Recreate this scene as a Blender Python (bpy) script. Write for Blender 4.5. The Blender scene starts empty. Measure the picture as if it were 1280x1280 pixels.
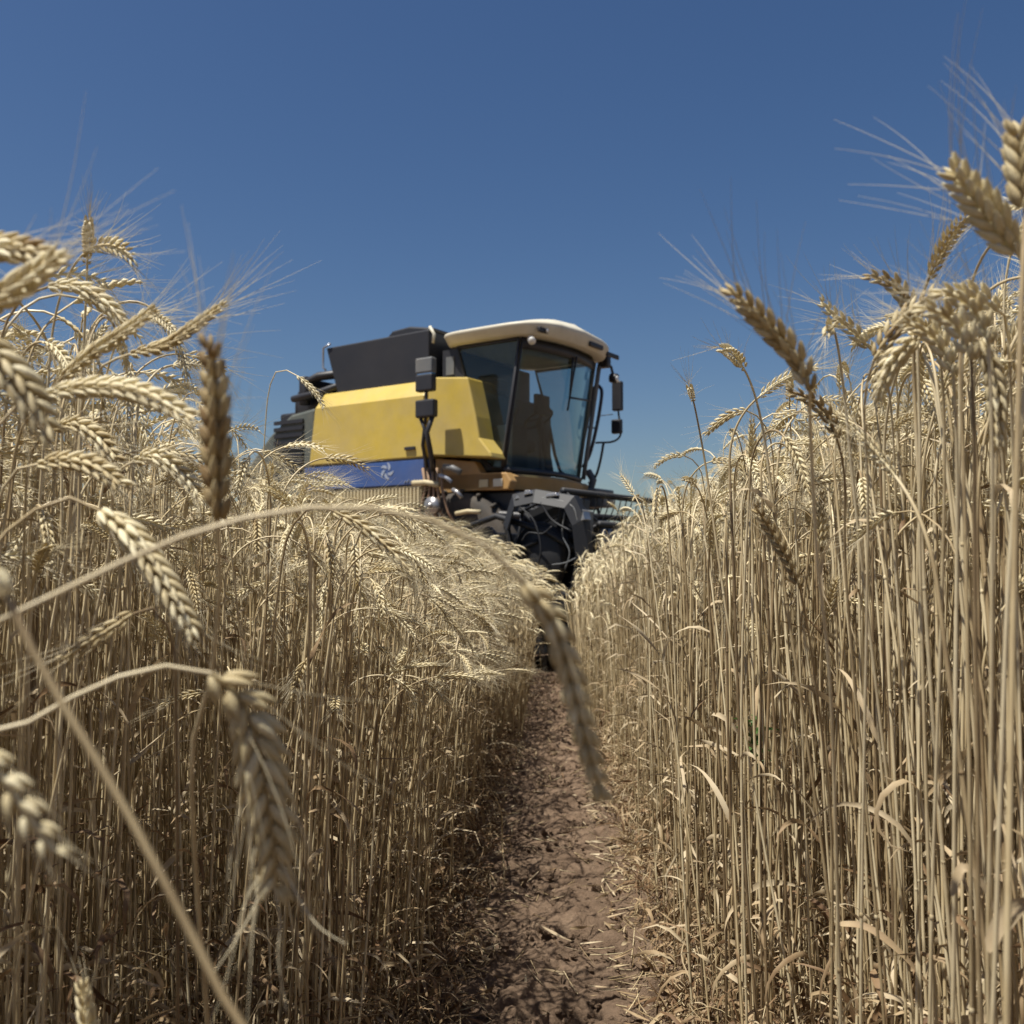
import bpy, math, random
import numpy as np
from mathutils import Vector, Matrix

random.seed(7)
rng = np.random.default_rng(11)
R = math.radians
scene = bpy.context.scene
COL = scene.collection

# ------------------------------------------------------------------ camera
CAM_H, PITCH, FPX = 0.90, math.atan(60 / 1200), 1200.0
cam_data = bpy.data.cameras.new('camera')
cam = bpy.data.objects.new('camera', cam_data)
COL.objects.link(cam)
cam.location = (0, 0, CAM_H)
cam.rotation_euler = (R(90) + PITCH, 0, 0)
cam_data.sensor_width = 36
cam_data.lens = 36 * FPX / 1280
cam_data.clip_start = 0.02
cam_data.clip_end = 5000
cam_data.dof.use_dof = True
cam_data.dof.focus_distance = 1.5
cam_data.dof.aperture_fstop = 9.0
scene.camera = cam

# ------------------------------------------------------------------ sky and sun
SUN_EL, SUN_AZ = R(68), R(-120)          # azimuth from +Y, clockwise positive
world = bpy.data.worlds.new('World')
scene.world = world
world.use_nodes = True
wn = world.node_tree
sky = wn.nodes.new('ShaderNodeTexSky')
sky.sky_type = 'NISHITA'
sky.sun_disc = False
sky.sun_elevation = SUN_EL
sky.sun_rotation = SUN_AZ
sky.altitude = 900
sky.air_density = 1.15
sky.dust_density = 2.3
sky.ozone_density = 2.4
hs = wn.nodes.new('ShaderNodeHueSaturation')
hs.inputs['Saturation'].default_value = 1.22
hs.inputs['Hue'].default_value = 0.506
wn.links.new(sky.outputs[0], hs.inputs['Color'])
wn.links.new(hs.outputs[0], wn.nodes['Background'].inputs['Color'])
wn.nodes['Background'].inputs['Strength'].default_value = 0.053

sun_d = bpy.data.lights.new('sun', 'SUN')
sun_d.energy = 5.0
sun_d.angle = R(0.53)
sun_d.color = (1.0, 0.95, 0.86)
sun = bpy.data.objects.new('sun', sun_d)
COL.objects.link(sun)
sdir = Vector((math.sin(SUN_AZ) * math.cos(SUN_EL), math.cos(SUN_AZ) * math.cos(SUN_EL), math.sin(SUN_EL)))
sun.rotation_euler = sdir.to_track_quat('Z', 'Y').to_euler()
sun.location = sdir * 30

scene.view_settings.view_transform = 'Standard'
scene.view_settings.look = 'None'
scene.view_settings.exposure = 0.52
scene.view_settings.gamma = 1.0
scene.render.engine = 'CYCLES'
scene.cycles.max_bounces = 8
scene.cycles.transparent_max_bounces = 12
scene.cycles.use_denoising = True


def at(px, py, d):
    """pixel of the 1280 px photograph + distance along the view axis -> world point"""
    x = (px - 640) / FPX * d
    y = (640 - py) / FPX * d
    c, s = math.cos(PITCH), math.sin(PITCH)
    return np.array((x, d * c - y * s, CAM_H + d * s + y * c))


# ------------------------------------------------------------------ materials
def new_mat(name):
    m = bpy.data.materials.new(name)
    m.use_nodes = True
    nt = m.node_tree
    return m, nt, nt.nodes['Principled BSDF'], nt.nodes['Material Output']


def ramp(nt, stops):
    r = nt.nodes.new('ShaderNodeValToRGB')
    el = r.color_ramp.elements
    while len(el) < len(stops):
        el.new(0.5)
    for e, (p, c) in zip(el, stops):
        e.position = p
        e.color = (*c, 1)
    return r


def wheat_mat(name, stops, rough=0.6, transl=0.25, noise_scale=60, vary=0.35, bump=0.0):
    m, nt, b, out = new_mat(name)
    if bump:
        g0 = nt.nodes.new('ShaderNodeNewGeometry'); n0 = nt.nodes.new('ShaderNodeTexNoise'); n0.inputs['Scale'].default_value = 900
        nt.links.new(g0.outputs['Position'], n0.inputs['Vector'])
        b0 = nt.nodes.new('ShaderNodeBump'); b0.inputs['Strength'].default_value = bump; b0.inputs['Distance'].default_value = 0.001
        nt.links.new(n0.outputs['Fac'], b0.inputs['Height']); nt.links.new(b0.outputs[0], b.inputs['Normal'])
    at_ = nt.nodes.new('ShaderNodeAttribute'); at_.attribute_name = 'tint'
    oi = nt.nodes.new('ShaderNodeObjectInfo')
    tc = nt.nodes.new('ShaderNodeNewGeometry')
    nz = nt.nodes.new('ShaderNodeTexNoise'); nz.inputs['Scale'].default_value = noise_scale
    nz.inputs['Detail'].default_value = 3
    nt.links.new(tc.outputs['Position'], nz.inputs['Vector'])
    a1 = nt.nodes.new('ShaderNodeMath'); a1.operation = 'ADD'
    nt.links.new(at_.outputs['Fac'], a1.inputs[0]); nt.links.new(oi.outputs['Random'], a1.inputs[1])
    fr = nt.nodes.new('ShaderNodeMath'); fr.operation = 'PINGPONG'; fr.inputs[1].default_value = 1.0
    nt.links.new(a1.outputs[0], fr.inputs[0])
    mx = nt.nodes.new('ShaderNodeMath'); mx.operation = 'MULTIPLY_ADD'
    nt.links.new(nz.outputs['Fac'], mx.inputs[0]); mx.inputs[1].default_value = vary
    a2 = nt.nodes.new('ShaderNodeMath'); a2.operation = 'SUBTRACT'; a2.inputs[1].default_value = vary * 0.5
    nt.links.new(fr.outputs[0], a2.inputs[0]); nt.links.new(a2.outputs[0], mx.inputs[2])
    rp = ramp(nt, stops)
    nt.links.new(mx.outputs[0], rp.inputs['Fac'])
    nt.links.new(rp.outputs['Color'], b.inputs['Base Color'])
    b.inputs['Roughness'].default_value = rough
    b.inputs['Specular IOR Level'].default_value = 0.35
    if transl > 0:
        tr = nt.nodes.new('ShaderNodeBsdfTranslucent')
        nt.links.new(rp.outputs['Color'], tr.inputs['Color'])
        ms = nt.nodes.new('ShaderNodeMixShader'); ms.inputs[0].default_value = transl
        nt.links.new(b.outputs[0], ms.inputs[1]); nt.links.new(tr.outputs[0], ms.inputs[2])
        nt.links.new(ms.outputs[0], out.inputs['Surface'])
    return m


M = {}
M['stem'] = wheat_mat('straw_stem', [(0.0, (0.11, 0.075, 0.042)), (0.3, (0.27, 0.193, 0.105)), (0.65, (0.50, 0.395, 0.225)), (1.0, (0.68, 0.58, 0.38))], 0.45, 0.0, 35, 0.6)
M['ear'] = wheat_mat('ripe_ear', [(0.0, (0.30, 0.195, 0.085)), (0.3, (0.50, 0.39, 0.20)), (0.65, (0.68, 0.575, 0.345)), (1.0, (0.86, 0.78, 0.54))], 0.55, 0.22, 250, bump=0.5)
M['awn'] = wheat_mat('dry_awn', [(0.0, (0.50, 0.41, 0.25)), (1.0, (0.74, 0.66, 0.47))], 0.5, 0.25)
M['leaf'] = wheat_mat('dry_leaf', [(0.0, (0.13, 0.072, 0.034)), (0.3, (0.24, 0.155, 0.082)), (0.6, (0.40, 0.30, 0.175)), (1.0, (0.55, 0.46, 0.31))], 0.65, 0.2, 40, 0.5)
M['green'] = wheat_mat('green_leaf', [(0.0, (0.05, 0.10, 0.025)), (1.0, (0.11, 0.19, 0.05))], 0.5, 0.3)


def simple(name, col, rough=0.5, metal=0.0, var=0.12, scale=3.0, dust=None, dust_amt=0.3, bump=0.0, coat=0.0):
    m, nt, b, out = new_mat(name)
    geo = nt.nodes.new('ShaderNodeTexCoord')
    nz = nt.nodes.new('ShaderNodeTexNoise'); nz.inputs['Scale'].default_value = scale
    nz.inputs['Detail'].default_value = 8; nz.inputs['Roughness'].default_value = 0.65
    nt.links.new(geo.outputs['Object'], nz.inputs['Vector'])
    lo = tuple(c * (1 - var) for c in col); hi = tuple(min(1, c * (1 + var)) for c in col)
    rp = ramp(nt, [(0.3, lo), (0.7, hi)])
    nt.links.new(nz.outputs['Fac'], rp.inputs['Fac'])
    src = rp.outputs['Color']
    if dust:
        n2 = nt.nodes.new('ShaderNodeTexNoise'); n2.inputs['Scale'].default_value = 1.7
        n2.inputs['Detail'].default_value = 10; n2.inputs['Roughness'].default_value = 0.7
        nt.links.new(geo.outputs['Object'], n2.inputs['Vector'])
        mr = nt.nodes.new('ShaderNodeMapRange')
        mr.inputs['From Min'].default_value = 0.35; mr.inputs['From Max'].default_value = 0.75
        mr.inputs['To Min'].default_value = 0.1 * dust_amt; mr.inputs['To Max'].default_value = dust_amt * 1.6
        nt.links.new(n2.outputs['Fac'], mr.inputs['Value'])
        mc = nt.nodes.new('ShaderNodeMix'); mc.data_type = 'RGBA'
        nt.links.new(mr.outputs[0], mc.inputs['Factor'])
        nt.links.new(src, mc.inputs['A']); mc.inputs['B'].default_value = (*dust, 1)
        src = mc.outputs['Result']
    nt.links.new(src, b.inputs['Base Color'])
    b.inputs['Roughness'].default_value = rough
    b.inputs['Metallic'].default_value = metal
    b.inputs['Coat Weight'].default_value = coat
    if bump:
        bp = nt.nodes.new('ShaderNodeBump'); bp.inputs['Strength'].default_value = bump
        bp.inputs['Distance'].default_value = 0.01
        nt.links.new(nz.outputs['Fac'], bp.inputs['Height'])
        nt.links.new(bp.outputs[0], b.inputs['Normal'])
    return m


DUST = (0.42, 0.34, 0.22)
M['yellow'] = simple('yellow_paint', (0.50, 0.36, 0.045), 0.5, dust=DUST, dust_amt=0.32, coat=0.1)
M['ochre'] = simple('dusty_yellow_paint', (0.40, 0.22, 0.05), 0.55, dust=(0.35, 0.24, 0.14), dust_amt=0.5)
M['cream'] = simple('cream_roof', (0.60, 0.57, 0.46), 0.5, dust=DUST, dust_amt=0.25)
M['pale'] = simple('pale_panel', (0.55, 0.47, 0.28), 0.6, dust=DUST, dust_amt=0.4)
M['blue'] = simple('blue_paint', (0.022, 0.075, 0.25), 0.5, dust=DUST, dust_amt=0.10)
M['white'] = simple('white_mark', (0.26, 0.33, 0.46), 0.5, dust=DUST, dust_amt=0.3)
M['black'] = simple('black_metal', (0.013, 0.014, 0.019), 0.5, dust=(0.16, 0.13, 0.1), dust_amt=0.06)
M['rubber'] = simple('tyre_rubber', (0.02, 0.019, 0.018), 0.8, dust=(0.2, 0.15, 0.1), dust_amt=0.25, bump=0.3)
M['steel'] = simple('worn_steel', (0.36, 0.37, 0.40), 0.35, metal=0.7, dust=DUST, dust_amt=0.2)
M['navy'] = simple('dark_blue_metal', (0.014, 0.018, 0.045), 0.4, dust=(0.16, 0.14, 0.12), dust_amt=0.06)
M['grey'] = simple('grey_plastic', (0.10, 0.11, 0.12), 0.55, dust=DUST, dust_amt=0.15)
M['soot'] = simple('oily_black_metal', (0.006, 0.007, 0.010), 0.6, dust=(0.16, 0.14, 0.12), dust_amt=0.025)
M['teal'] = simple('dark_green_grey', (0.045, 0.065, 0.065), 0.6, dust=DUST, dust_amt=0.2)
M['seat'] = simple('seat_fabric', (0.035, 0.033, 0.035), 0.9)
M['brown'] = simple('rusty_brown', (0.16, 0.07, 0.035), 0.7, dust=DUST, dust_amt=0.3)
M['amber'] = simple('lamp_lens', (0.75, 0.75, 0.7), 0.15, coat=0.8)
M['red'] = simple('red_lens', (0.45, 0.04, 0.02), 0.2, coat=0.6)
M['mirror'] = simple('mirror_glass', (0.5, 0.52, 0.55), 0.06, metal=1.0, var=0.02)


def glass_mat():
    m, nt, b, out = new_mat('tinted_cab_glass')
    nt.nodes.remove(b)
    t = nt.nodes.new('ShaderNodeBsdfTransparent'); t.inputs['Color'].default_value = (0.76, 0.83, 0.84, 1)
    g = nt.nodes.new('ShaderNodeBsdfGlossy'); g.inputs['Roughness'].default_value = 0.04
    g.inputs['Color'].default_value = (0.9, 0.95, 0.95, 1)
    d = nt.nodes.new('ShaderNodeBsdfDiffuse'); d.inputs['Color'].default_value = (0.42, 0.38, 0.3, 1)
    lw = nt.nodes.new('ShaderNodeLayerWeight'); lw.inputs['Blend'].default_value = 0.5
    pw = nt.nodes.new('ShaderNodeMath'); pw.operation = 'POWER'; pw.inputs[1].default_value = 5.0
    nt.links.new(lw.outputs['Facing'], pw.inputs[0])
    fr = nt.nodes.new('ShaderNodeMath'); fr.operation = 'MULTIPLY_ADD'; fr.inputs[1].default_value = 0.9; fr.inputs[2].default_value = 0.03
    nt.links.new(pw.outputs[0], fr.inputs[0])
    m1 = nt.nodes.new('ShaderNodeMixShader'); m2 = nt.nodes.new('ShaderNodeMixShader')
    nz = nt.nodes.new('ShaderNodeTexNoise'); nz.inputs['Scale'].default_value = 2.5; nz.inputs['Detail'].default_value = 8
    tc = nt.nodes.new('ShaderNodeTexCoord'); nt.links.new(tc.outputs['Object'], nz.inputs['Vector'])
    mr = nt.nodes.new('ShaderNodeMapRange'); mr.inputs['From Min'].default_value = 0.4; mr.inputs['From Max'].default_value = 0.8
    mr.inputs['To Min'].default_value = 0.004; mr.inputs['To Max'].default_value = 0.035
    nt.links.new(nz.outputs['Fac'], mr.inputs['Value'])
    nt.links.new(fr.outputs[0], m1.inputs[0]); nt.links.new(t.outputs[0], m1.inputs[1]); nt.links.new(g.outputs[0], m1.inputs[2])
    nt.links.new(mr.outputs[0], m2.inputs[0]); nt.links.new(m1.outputs[0], m2.inputs[1]); nt.links.new(d.outputs[0], m2.inputs[2])
    nt.links.new(m2.outputs[0], out.inputs['Surface'])
    return m


M['glass'] = glass_mat()


def soil_mat():
    m, nt, b, out = new_mat('dry_soil')
    g = nt.nodes.new('ShaderNodeNewGeometry')
    n1 = nt.nodes.new('ShaderNodeTexNoise'); n1.inputs['Scale'].default_value = 9; n1.inputs['Detail'].default_value = 12
    n1.inputs['Roughness'].default_value = 0.7
    n2 = nt.nodes.new('ShaderNodeTexNoise'); n2.inputs['Scale'].default_value = 85; n2.inputs['Detail'].default_value = 12
    n2.inputs['Roughness'].default_value = 0.75
    for n in (n1, n2):
        nt.links.new(g.outputs['Position'], n.inputs['Vector'])
    r1 = ramp(nt, [(0.3, (0.16, 0.112, 0.078)), (0.55, (0.27, 0.195, 0.138)), (0.8, (0.38, 0.295, 0.21))])
    r2 = ramp(nt, [(0.3, (0.5, 0.48, 0.46)), (0.7, (1.25, 1.2, 1.15))])
    nt.links.new(n1.outputs['Fac'], r1.inputs['Fac']); nt.links.new(n2.outputs['Fac'], r2.inputs['Fac'])
    mx = nt.nodes.new('ShaderNodeMix'); mx.data_type = 'RGBA'; mx.blend_type = 'MULTIPLY'; mx.inputs['Factor'].default_value = 0.8
    nt.links.new(r1.outputs[0], mx.inputs['A']); nt.links.new(r2.outputs[0], mx.inputs['B'])
    nt.links.new(mx.outputs['Result'], b.inputs['Base Color'])
    b.inputs['Roughness'].default_value = 0.95
    b.inputs['Specular IOR Level'].default_value = 0.1
    bp = nt.nodes.new('ShaderNodeBump'); bp.inputs['Strength'].default_value = 1.0; bp.inputs['Distance'].default_value = 0.016
    nt.links.new(n2.outputs['Fac'], bp.inputs['Height']); nt.links.new(bp.outputs[0], b.inputs['Normal'])
    return m


M['soil'] = soil_mat()


# ------------------------------------------------------------------ mesh helpers
class MB:
    """collects vertices, faces and tints, then links them as ONE object"""
    def __init__(self):
        self.v, self.f, self.t, self.mi, self.n = [], [], [], [], 0

    def add(self, v, f, tint=0.5, mi=0):
        v = np.asarray(v, float)
        self.v.append(v)
        self.t.append(np.full(len(v), float(tint)) if np.isscalar(tint) else np.asarray(tint, float))
        self.f.append([np.asarray(x) + self.n for x in f] if isinstance(f, list) else f + self.n)
        self.mi.append((len(f), mi))
        self.n += len(v)
        return self

    def mesh(self, name, mats, smooth=True):
        me = bpy.data.meshes.new(name)
        v = np.concatenate(self.v) if self.v else np.zeros((0, 3))
        loops, starts, tot = [], [], 0
        for f in self.f:
            if isinstance(f, list):
                for q in f:
                    loops.append(np.asarray(q)); starts.append(np.array([tot])); tot += len(q)
            else:
                loops.append(f.ravel()); starts.append(tot + np.arange(len(f)) * f.shape[1]); tot += f.size
        loops = np.concatenate(loops).astype(np.int32); starts = np.concatenate(starts).astype(np.int32)
        me.vertices.add(len(v)); me.vertices.foreach_set('co', v.astype(np.float32).ravel())
        me.loops.add(len(loops)); me.loops.foreach_set('vertex_index', loops)
        me.polygons.add(len(starts)); me.polygons.foreach_set('loop_start', starts)
        mi = np.concatenate([np.full(n, i) for n, i in self.mi]).astype(np.int32)
        me.polygons.foreach_set('material_index', mi)
        me.polygons.foreach_set('use_smooth', np.full(len(starts), smooth))
        for m in (mats if isinstance(mats, (list, tuple)) else [mats]):
            me.materials.append(m)
        a = me.attributes.new('tint', 'FLOAT', 'POINT')
        a.data.foreach_set('value', np.concatenate(self.t).astype(np.float32))
        me.update(calc_edges=True)
        me.validate()
        return me

    def build(self, name, mats, parent=None, smooth=True, bevel=0.0, label=None):
        o = bpy.data.objects.new(name, self.mesh(name, mats, smooth))
        COL.objects.link(o)
        if parent is not None:
            o.parent = parent
        if bevel:
            md = o.modifiers.new('bevel', 'BEVEL'); md.width = bevel; md.segments = 2; md.limit_method = 'ANGLE'
            md.angle_limit = R(40)
        if label:
            o['label'] = label
        return o

    # primitives
    def box(self, x0, x1, y0, y1, z0, z1, mi=0):
        v = [(x, y, z) for x in (x0, x1) for y in (y0, y1) for z in (z0, z1)]
        f = [[0, 1, 3, 2], [4, 6, 7, 5], [0, 4, 5, 1], [2, 3, 7, 6], [0, 2, 6, 4], [1, 5, 7, 3]]
        return self.add(v, [np.array(q) for q in f], 0.5, mi)

    def prism(self, pts, y0, y1, mi=0):
        """polygon in x-z, extruded along y"""
        n = len(pts)
        v = [(x, y0, z) for x, z in pts] + [(x, y1, z) for x, z in pts]
        f = [list(range(n)), list(range(2 * n - 1, n - 1, -1))] + [[i, i + n, (i + 1) % n + n, (i + 1) % n] for i in range(n)]
        return self.add(v, [np.array(q) for q in f], 0.5, mi)

    def tube(self, pts, r, k=8, tint=0.5, mi=0, caps=True):
        v, f = tube(pts, r, k)
        self.add(v, f, tint, mi)
        if caps:
            n = len(pts)
            self.f[-1] = [q for q in self.f[-1]] + [self.n - n * k + np.arange(k)[::-1], self.n - k + np.arange(k)]
            self.mi[-1] = (self.mi[-1][0] + 2, mi)
        return self


def frames(p):
    p = np.asarray(p, float)
    t = np.gradient(p, axis=0)
    t /= np.linalg.norm(t, axis=1)[:, None] + 1e-12
    ref = np.array((0.0, 1.0, 0.0)) if abs(t[0][1]) < 0.9 else np.array((1.0, 0, 0))
    n = np.zeros_like(t)
    a = ref - t[0] * ref.dot(t[0]); a /= np.linalg.norm(a); n[0] = a
    for i in range(1, len(p)):
        a = n[i - 1] - t[i] * n[i - 1].dot(t[i]); a /= np.linalg.norm(a) + 1e-12; n[i] = a
    return t, n, np.cross(t, n)


def tube(pts, r, k=6):
    p = np.asarray(pts, float)
    t, n, b = frames(p)
    r = np.full(len(p), r) if np.isscalar(r) else np.asarray(r)
    a = np.arange(k) * 2 * math.pi / k
    v = p[:, None] + r[:, None, None] * (np.cos(a)[None, :, None] * n[:, None] + np.sin(a)[None, :, None] * b[:, None])
    return v.reshape(-1, 3), quads(len(p), k)


def quads(m, k, closed=True):
    i = np.arange(m - 1)[:, None]; j = np.arange(k if closed else k - 1)[None, :]
    j2 = (j + 1) % k
    return np.stack([i * k + j, i * k + j2, (i + 1) * k + j2, (i + 1) * k + j], -1).reshape(-1, 4)


def catmull(pts, per=6):
    p = np.asarray(pts, float)
    p = np.vstack([2 * p[0] - p[1], p, 2 * p[-1] - p[-2]])
    out = []
    for i in range(1, len(p) - 2):
        for t in np.arange(per) / per:
            out.append(0.5 * ((2 * p[i]) + (-p[i - 1] + p[i + 1]) * t + (2 * p[i - 1] - 5 * p[i] + 4 * p[i + 1] - p[i + 2]) * t * t
                              + (-p[i - 1] + 3 * p[i] - 3 * p[i + 1] + p[i + 2]) * t ** 3))
    out.append(p[-2])
    return np.array(out)


def resample(p, n):
    p = np.asarray(p, float)
    s = np.concatenate([[0], np.cumsum(np.linalg.norm(np.diff(p, axis=0), axis=1))])
    u = np.linspace(0, s[-1], n)
    return np.stack([np.interp(u, s, p[:, i]) for i in range(3)], 1)


def tag(o, label=None, cat=None, group=None, kind=None):
    if label: o['label'] = label
    if cat: o['category'] = cat
    if group: o['group'] = group
    if kind: o['kind'] = kind
    return o


def empty(name, loc=(0, 0, 0), rz=0.0):
    o = bpy.data.objects.new(name, None)
    o.empty_display_size = 0.1
    o.location = loc; o.rotation_euler = (0, 0, rz)
    COL.objects.link(o)
    return o


# ------------------------------------------------------------------ wheat
def lobe(mb, base, axis, side, length, w, th, k, rings, tint):
    """a pointed husk: ovoid from base along axis"""
    axis = axis / np.linalg.norm(axis)
    s = side - axis * side.dot(axis); s /= np.linalg.norm(s) + 1e-9
    b = np.cross(axis, s)
    u = np.linspace(0, 1, rings)
    prof = np.sin(np.pi * np.clip(u * 0.93 + 0.05, 0, 1)) ** 0.75 * (1 - 0.45 * u)
    prof[-1] = 0.04
    a = np.arange(k) * 2 * math.pi / k
    v = base + axis * (u * length)[:, None, None] + prof[:, None, None] * (np.cos(a)[None, :, None] * s * w + np.sin(a)[None, :, None] * b * th)
    mb.add(v.reshape(-1, 3), quads(rings, k), tint)


def build_ear(curve, lod, rs, roll, ear_mb, awn_mb, scale=1.0, plump=1.0, awn_len=0.06, awn_spread=0.35, awn_r=0.00028, tb=0.5, awn_keep=0.88, opn=None, pitch=None):
    """curve: base -> tip; lod 0 hero, 1 near, 2 field, 3 far"""
    L = np.linalg.norm(np.diff(curve, axis=0), axis=1).sum()
    if lod == 3:
        c = resample(curve, 8)
        r = 0.0062 * scale * plump * np.array([0.4, 1.0, 0.8, 1.1, 0.85, 1.0, 0.75, 0.15])
        v, f = tube(c, r, 4); ear_mb.add(v, f, np.repeat(np.clip(tb + rs.normal(0, 0.2, 8), 0, 1), 4))
        t, n, b = frames(c)
        for i in range(1, 8):
            ph = rs.uniform(0, 6.28)
            o = n[i] * math.cos(ph) + b[i] * math.sin(ph)
            d = t[i] + o * awn_spread
            d /= np.linalg.norm(d)
            w = np.cross(d, (0.3, 0.5, 0.8)); w /= np.linalg.norm(w)
            p0 = c[i]
            awn_mb.add([p0 - w * awn_r * 1.3, p0 + w * awn_r * 1.3, p0 + d * awn_len], np.array([[0, 1, 2]]), tb)
        return
    n_sp = max(9, int(L / (((pitch or 0.0046) if lod == 0 else 0.0046 if lod == 1 else 0.0054) * scale)))
    c = resample(curve, n_sp)
    t, n, b = frames(c)
    r0 = 0.0014 * scale
    v, f = tube(c, r0, 4 if lod > 0 else 6); ear_mb.add(v, f, tb)
    cs, sn = math.cos(roll), math.sin(roll)
    for i in range(n_sp):
        side = (n[i] * cs + b[i] * sn) * (1 if i % 2 else -1)
        nor = -n[i] * sn + b[i] * cs
        q = i / (n_sp - 1)
        size = scale * plump * (0.72 + 0.42 * math.sin(math.pi * min(1, q * 0.9 + 0.16))) * rs.uniform(0.92, 1.08)
        ln = 0.0125 * size
        base = c[i] + side * 0.0012 * scale
        tint = float(np.clip(tb + rs.normal(0, 0.16), 0, 1))
        if lod == 0:
            k, rg = 10, 8
        elif lod == 1:
            k, rg = 5, 4
        else:
            k, rg = 4, 3
        out = (opn or 0.40) if lod == 0 else 0.45
        if lod == 2:
            lobe(ear_mb, base, t[i] + side * out, nor, ln, 0.0042 * size, 0.0027 * size, k, rg, tint)
        else:
            for sgn in ((-1, 1) if lod == 1 else (-1, 1, 0)):
                off = nor * sgn * 0.0023 * size
                ax = t[i] + side * (out + (0.14 if sgn == 0 else 0)) + nor * sgn * 0.22
                lobe(ear_mb, base + off + (side * 0.0018 * size if sgn == 0 else 0), ax, nor, ln * (1.0 if sgn else 1.08),
                     (0.0024 if lod else 0.0023) * size, (0.0026 if lod else 0.0027) * size, k, rg, float(np.clip(tint + rs.normal(0, 0.08), 0, 1)))
        tip = base + (t[i] + side * out) / 1.08 * ln * 0.95
        na = {0: 2, 1: 2, 2: 2}[lod]
        for j in range(na):
            if rs.uniform() > awn_keep:
                continue
            d = t[i] + side * awn_spread * rs.uniform(0.3, 1.3) + nor * rs.normal(0, awn_spread * 0.75)
            d /= np.linalg.norm(d)
            al = awn_len * rs.uniform(0.55, 1.15)
            bend = (side * rs.uniform(0.0, 0.5) + nor * rs.normal(0, 0.25)) * al * 0.35
            m = {0: 6, 1: 4, 2: 2}[lod]
            s = np.linspace(0, 1, m)
            pts = tip + nor * (0.0014 * (j * 2 - 1) * (lod == 0)) + d * (s * al)[:, None] + bend * (s ** 2)[:, None]
            if lod == 2:
                w = np.cross(d, nor) ; w /= np.linalg.norm(w) + 1e-9
                awn_mb.add([pts[0] - w * awn_r, pts[0] + w * awn_r, pts[1]], np.array([[0, 1, 2]]), tb)
            else:
                v, f = tube(pts, awn_r * scale * (1 - 0.75 * s), 3)
                awn_mb.add(v, f, tb)


def ribbon(mb, pts, width, twist, tint, seg_normal=None, fold=0.3):
    p = np.asarray(pts, float)
    t, n, b = frames(p)
    m = len(p)
    u = np.linspace(0, 1, m)
    w = width * np.clip(np.minimum(u * 9 + 0.35, (1 - u) * 1.9 + 0.04), 0, 1)
    a = twist * u + 0.4
    sd = n * np.cos(a)[:, None] + b * np.sin(a)[:, None]
    up = -n * np.sin(a)[:, None] + b * np.cos(a)[:, None]
    v = np.stack([p - sd * w[:, None] + up * (w * fold)[:, None], p, p + sd * w[:, None] + up * (w * fold)[:, None]], 1).reshape(-1, 3)
    tt = tint if np.isscalar(tint) else np.repeat(tint, 3)
    mb.add(v, quads(m, 3, closed=False), tt)


def leaf_curve(p0, az, length, rs, up=0.7, droop=3.0, m=9):
    s = np.linspace(0, 1, m)
    el = up - droop * s ** rs.uniform(0.7, 1.6)
    azs = az + rs.normal(0, 0.9) * s ** 2 + 0.5 * np.sin(s * rs.uniform(2, 7) + rs.uniform(0, 6))
    d = np.stack([np.cos(azs) * np.cos(el), np.sin(azs) * np.cos(el), np.sin(el)], 1)
    return p0 + np.concatenate([[[0, 0, 0]], np.cumsum(d[:-1] * length / (m - 1), axis=0)])


def stalk_curve(rs, height, neck, earcurl, ear_len, lean=0.05, necklen=0.13):
    """bends towards +x. returns the stem and the ear curves"""
    ds = 0.01
    wob = rs.uniform(-0.03, 0.03); ph = rs.uniform(0, 6)
    p = np.array((0.0, 0, 0)); pts = [p.copy()]
    phi0 = lean
    s = 0
    while s < height:
        q = s / height
        phi = phi0 * (0.3 + q) + wob * math.sin(ph + q * 5)
        y = 0.03 * math.sin(ph * 2 + q * 4)
        p = p + ds * np.array((math.sin(phi), y, math.cos(phi))); pts.append(p.copy()); s += ds
    n1 = int(necklen / ds)
    for i in range(n1):
        q = (i + 1) / n1
        ph2 = phi0 + neck * (q ** 1.4)
        p = p + ds * np.array((math.sin(ph2), 0, math.cos(ph2))); pts.append(p.copy())
    stem = np.array(pts)
    ear = [p.copy()]; m = 12
    for i in range(m):
        ph2 = phi0 + neck + earcurl * (i + 1) / m
        p = p + ear_len / m * np.array((math.sin(ph2), 0, math.cos(ph2))); ear.append(p.copy())
    return stem, np.array(ear)


def stem_radii(m, r=0.0019):
    u = np.linspace(0, 1, m)
    return r * (1.05 - 0.42 * u)


def add_nodes_bumps(pts, rad):
    return rad


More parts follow.
